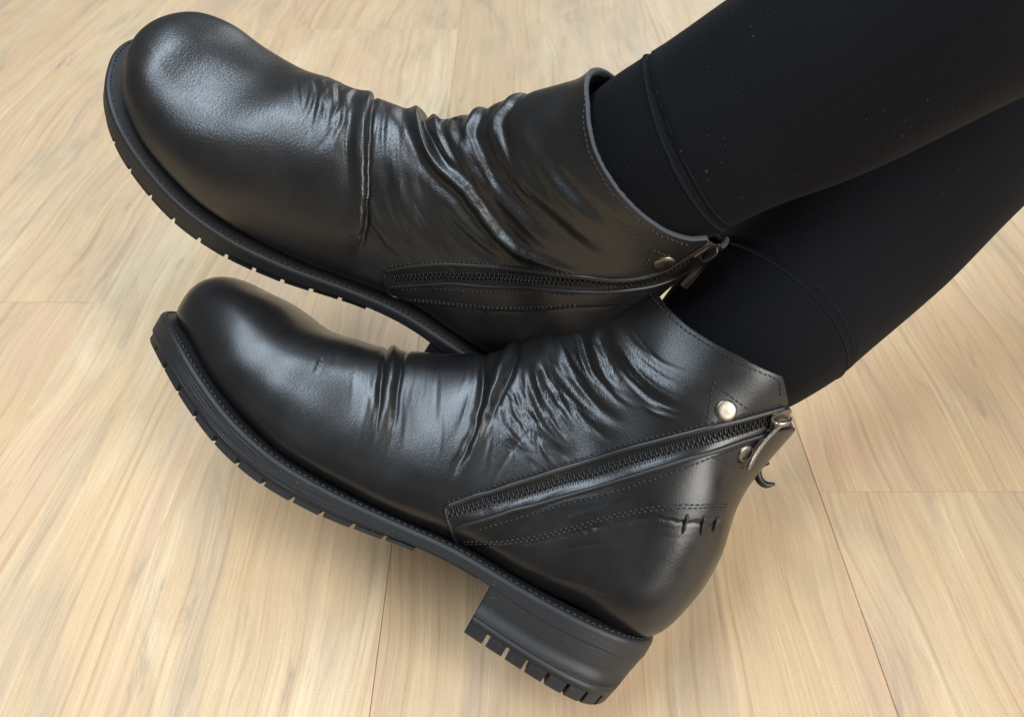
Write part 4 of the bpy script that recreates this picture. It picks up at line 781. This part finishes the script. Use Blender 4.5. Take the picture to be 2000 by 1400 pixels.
front_creases = zipband + [
    dict(path='W1', A=2.4, wl=2.4, wr=2.4, ext=.25, tb=.7, crinkle=.25),
    dict(path='W1l', G=1.2, wg=1.3, ext=.25, tb=.35), dict(path='W1r', G=1.2, wg=1.3, ext=.25, tb=.35),
    dict(path='W1l', A=.5, wl=7, wr=3, off=0, tb=.6, ext=.2),
    dict(path='W2v', G=1.4, wg=1.9, ext=.25, tb=.2), dict(path='W2', A=2.0, wl=3.4, wr=3.2, ext=.25, tb=.4, crinkle=.4),
    dict(path='W2r', G=1.4, wg=1.5, ext=.2, tb=.3),
    dict(path='s1', G=.22, wg=1.0, A=.1, wl=2, wr=2.4), dict(path='s1b', G=.15, wg=1.0),
    dict(path='R3', A=0.72, wl=3, wr=2.4, G=.6, off=4, wg=2, ta=.2, tb=.5, crinkle=1),
    dict(path='R4', A=0.94, wl=3.4, wr=3.0, G=.6, off=-5, wg=2.5, ta=.2, tb=.5, crinkle=.8),
    dict(path='R5', A=0.72, wl=2.8, wr=2.6, G=.6, off=4, wg=2, ta=.3, tb=.5, crinkle=1),
    dict(path='R6', A=0.72, wl=2.6, wr=2.6, G=.6, off=3.6, wg=1.8, ta=.3, tb=.5, crinkle=1),
    dict(path='R7', A=0.58, wl=2.6, wr=2.6, G=.5, off=3.6, wg=1.8, ta=.3, tb=.5, crinkle=1),
    dict(path='R8', A=0.36, wl=2.4, wr=2.4, ta=.3, tb=.5, crinkle=.9),
    dict(path='R9', A=0.58, wl=3, wr=2.6, G=.4, off=4, wg=2, ta=.3, tb=.5, crinkle=1), dict(path='R10', A=.7, wl=3, wr=3, ext=.2)]
front_creases += fine_creases(FRONT_UV, ['R3', 'R5', 'R6', 'R7', 'R8', 'R9', 'R4'], 120, 3, (.10, .32), (.8, 1.6), .018, .025)
front_creases += fine_creases(FRONT_UV, ['W1r', 'W2v', 'W1l'], 46, 8, (.05, .13), (.6, 1.1), .02)
front_creases += fine_creases(FRONT_UV, ['edge'], 18, 5, (.05, .12), (.6, .9), .01, .05)

rear_creases = zipband + [
    dict(path='F1', A=1.9, wl=5.5, wr=1.1, G=1.9, off=1.9, wg=1.2, ext=.25, ta=.05, tb=.12, crinkle=.35),
    dict(path='F1l', G=1.2, wg=4, ext=.1, tb=.4),
    dict(path='a1', G=.45, wg=1.2, A=.3, wl=4, wr=4, ext=.12), dict(path='a2', A=.4, wl=1.6, wr=1.8, ext=.12),
    dict(path='a3', A=.6, wl=1.8, wr=1.8, G=.4, off=-3.2, wg=1.6, ext=.12, tb=.6), dict(path='a4', A=.6, wl=2.4, wr=1.8, G=.5, off=-3.5, wg=2, ext=.1, tb=.6),
    dict(path='a5', A=.35, wl=1.8, wr=1.5, G=.4, off=2.5, wg=1.2, ext=.1),
    dict(path='F2', A=3.2, wl=2.7, wr=2.3, ext=.22, ta=.05, tb=.3, crinkle=.2), dict(path='F2', G=1.0, off=-6, wg=3, ta=.1, tb=.4),
    dict(path='G2', G=2.6, wg=1.8, ext=.22, ta=.05, tb=.4),
    dict(path='F3', A=2.2, wl=1.8, wr=2.0, ext=.22, ta=.05, tb=.4), dict(path='F3b', A=1.6, wl=2.4, wr=2.8, G=.9, off=4.4, wg=2.2, ext=.22, tb=.35, crinkle=.5),
    dict(path='F4', A=1.6, wl=2.8, wr=3.2, G=.9, off=5.4, wg=2.6, ext=.2, tb=.3, crinkle=.6),
    dict(path='F5', A=1.3, wl=2.6, wr=3.2, G=.8, off=5, wg=2.5, ext=.2, tb=.4, crinkle=.6),
    dict(path='F6', A=1.5, wl=4.2, wr=4.6, G=.45, off=-7, wg=3.5, ta=.3, tb=.3, crinkle=.5),
    dict(path='F7', A=.9, wl=4, wr=4, G=.4, off=6, wg=3, ta=.3, tb=.4, crinkle=.4), dict(path='F8', A=.8, wl=3.5, wr=4, G=.4, off=-6, wg=3, ta=.3, tb=.4, crinkle=.4), dict(path='F9', A=.6, wl=3.5, wr=4, ta=.35, tb=.4, crinkle=.3),
    dict(path='b1', A=.6, wl=2.8, wr=2.8, G=.5, off=-4, wg=2), dict(path='b2', G=1.2, wg=2.8, A=.0, ta=.25, tb=.3), dict(path='b2', A=.7, wl=2.5, wr=2.5, ta=.3, tb=.4), dict(path='b5', A=.7, wl=3, wr=3, G=.6, off=-5, wg=2.5, ta=.3, tb=.35),
    dict(path='b4', A=.6, wl=2.6, wr=2.6, G=.8, off=-5, wg=2.4, ta=.25, tb=.3)]
rear_creases += fine_creases(REAR_UV, ['F3b', 'F4', 'F5', 'a4', 'a3'], 80, 11, (.08, .26), (.7, 1.4), .014, .03)
rear_creases += fine_creases(REAR_UV, ['b1', 'b2', 'F1'], 50, 12, (.08, .24), (.8, 1.8), .02)

front_boot, front_root = build_boot(FRONT, FRONT_UV, front_creases, (0.0407, 0.1334, 0.0209), [(-0.8543, -0.1555, 0.496), (0.4707, -0.6361, 0.6114), (0.2204, 0.7558, 0.6166)], M_FRONT,
    'black leather ankle boot resting its heel on the floor, side zip and rivets facing up', 'ankle_boot', 21, False)
rear_boot, rear_root = build_boot(REAR, REAR_UV, rear_creases, (0.0094, 0.2876, 0.0488), [(-0.8093, -0.3617, 0.4628), (0.377, -0.9241, -0.0628), (0.4504, 0.1236, 0.8842)], M_REAR,
    'black leather ankle boot with deep slouch folds, held up behind the other boot', 'ankle_boot', 33, True)

# ---------------------------------------------------------------- the wearer's lower legs
person = bpy.data.objects.new('person', None); col.objects.link(person)
person.location = (0.09, 0.26, 0.10)
person['label'] = 'person in black leggings, lower legs crossed, wearing the pair of black boots'
person['category'] = 'person'
bpy.context.view_layer.update()
def leg_path(pts, rad, n):
    q = np.array(pts); Lk = np.r_[0, np.cumsum(np.linalg.norm(np.diff(q, axis=0), axis=1))]
    p = smooth_path(q, 4000); L = np.r_[0, np.cumsum(np.linalg.norm(np.diff(p, axis=0), axis=1))]
    t = np.concatenate([np.linspace(0, .27, n - 50, endpoint=False), np.linspace(.27, L[-1], 50)])   # fine rings near the ankle
    return np.stack([np.interp(t, L, p[:, c]) for c in range(3)], 1), np.interp(t / L[-1], Lk / Lk[-1], rad)
def build_leg(pts, rad, hem, flat, seed, up, hem_tilt, bumps=()):
    n, m = 260, 220
    p, r = leg_path(pts, rad, n)
    k = np.hanning(21); k /= k.sum(); r = np.convolve(np.pad(r, 10, 'edge'), k, 'valid')
    T = np.gradient(p, axis=0); T /= np.linalg.norm(T, axis=1)[:, None]
    a = np.array(up, float); fr = []
    for t in T:
        a = a - t * (a @ t); a /= np.linalg.norm(a); fr.append(a)
    A = np.array(fr); Bn = np.cross(T, A)
    th = np.linspace(0, 2 * np.pi, m, endpoint=False)
    L = np.r_[0, np.cumsum(np.linalg.norm(np.diff(p, axis=0), axis=1))]
    rs = np.random.RandomState(seed)
    Rr = np.broadcast_to(r[:, None], (n, m)).copy()
    for _ in range(14):
        kx = rs.randint(1, 4); ky = rs.uniform(10, 70); Rr += .00028 * np.sin(kx * th[None] + ky * L[:, None] + rs.uniform(0, 6.3))
    for (l0, t0, amp, wl, wt) in bumps:
        dt = (th[None] - t0 + np.pi) % (2 * np.pi) - np.pi
        Rr += amp * np.exp(-((L[:, None] - l0) / wl) ** 2 - (dt / wt) ** 2)
    lh = hem + hem_tilt * np.cos(th)[None] + 0 * L[:, None]
    x = L[:, None] - lh
    Rr += .0004 * (1 - sstep(x, -.0015, .0015)) - .0006 * np.exp(-(x / .0011) ** 2) + .00025 * np.exp(-((x - .003) / .002) ** 2)
    V = p[:, None] + Rr[..., None] * (np.cos(th)[None, :, None] * A[:, None] + flat * np.sin(th)[None, :, None] * Bn[:, None])
    uv = np.stack(np.broadcast_arrays(L[:, None] * 1.0, th[None] * .04), -1).reshape(-1, 2)
    F = grid_faces(n, m, True); lx = x.reshape(-1)[F].mean(1)
    inv = person.matrix_world.inverted()
    Vw = V.reshape(-1, 3) - np.array(person.location)
    def sub(mask):
        f = F[mask]; ids = np.unique(f); mp = np.zeros(len(Vw), int); mp[ids] = np.arange(len(ids)); return Vw[ids], mp[f], uv[ids]
    v_, f_, t_ = sub(lx > 0); leg = mesh_obj('legging', v_, f_, M_LEGGING, person, uv=t_)
    v_, f_, t_ = sub(lx <= 0); mesh_obj('ribbed_hem', v_, f_, M_RIB, leg, uv=t_)
    # cover stitch either side of the hem seam
    C = Collector()
    for off in (.0016, -.0018):
        for j in range(0, 330):
            t0 = 2 * np.pi * j / 330; ts = t0 + np.array([-.0062, 0, .0062])
            pos = []
            for tt, hz in zip(ts, (-.0002, .0002, -.0002)):
                l = hem + hem_tilt * math.cos(tt) + off + (.0004 if tt > t0 else -.0004)
                i = np.interp(l, L, np.arange(n)); i0 = int(i); fz = i - i0
                jj = (tt / (2 * np.pi) * m) % m
                rad_ = Rr[i0, int(jj) % m] + hz
                c0 = p[i0] * (1 - fz) + p[i0 + 1] * fz
                pos.append(c0 + rad_ * (math.cos(tt) * A[i0] + flat * math.sin(tt) * Bn[i0]) - np.array(person.location))
            v, f = tube(np.array(pos), .00038, 5); C.add(v, f)
    C.build('hem_stitching', M_HEM, leg, kind='stuff')
    return leg
build_leg([(0.059, 0.2119, 0.0826), (0.0840, 0.239, 0.1084), (0.0980, 0.2530, 0.1240), (0.1240, 0.2690, 0.1437), (0.1740, 0.3145, 0.1660), (0.2310, 0.3630, 0.1870), (0.3425, 0.4523, 0.2237), (0.6579, 0.6964, 0.3709), (0.95, 0.92, 0.50)],
          [.030, .033, .0365, .0448, .0502, .0535, .058, .062, .066], .108, 1.0, 3, (0, 0, 1), .0)
build_leg([(0.025, 0.2948, 0.1486), (0.0466, 0.2916, 0.1879), (0.0598, 0.2897, 0.2080), (0.0762, 0.2908, 0.2204), (0.0983, 0.2941, 0.2338), (0.1240, 0.2958, 0.2490), (0.1666, 0.299, 0.2778), (0.2177, 0.3049, 0.3137), (0.3026, 0.3203, 0.3747), (0.62, 0.38, 0.60)],
          [.033, .037, .0395, .0405, .0425, .0455, .049, .052, .055, .066], .091, 1.0, 5, (0, -.9, .5), -.008)
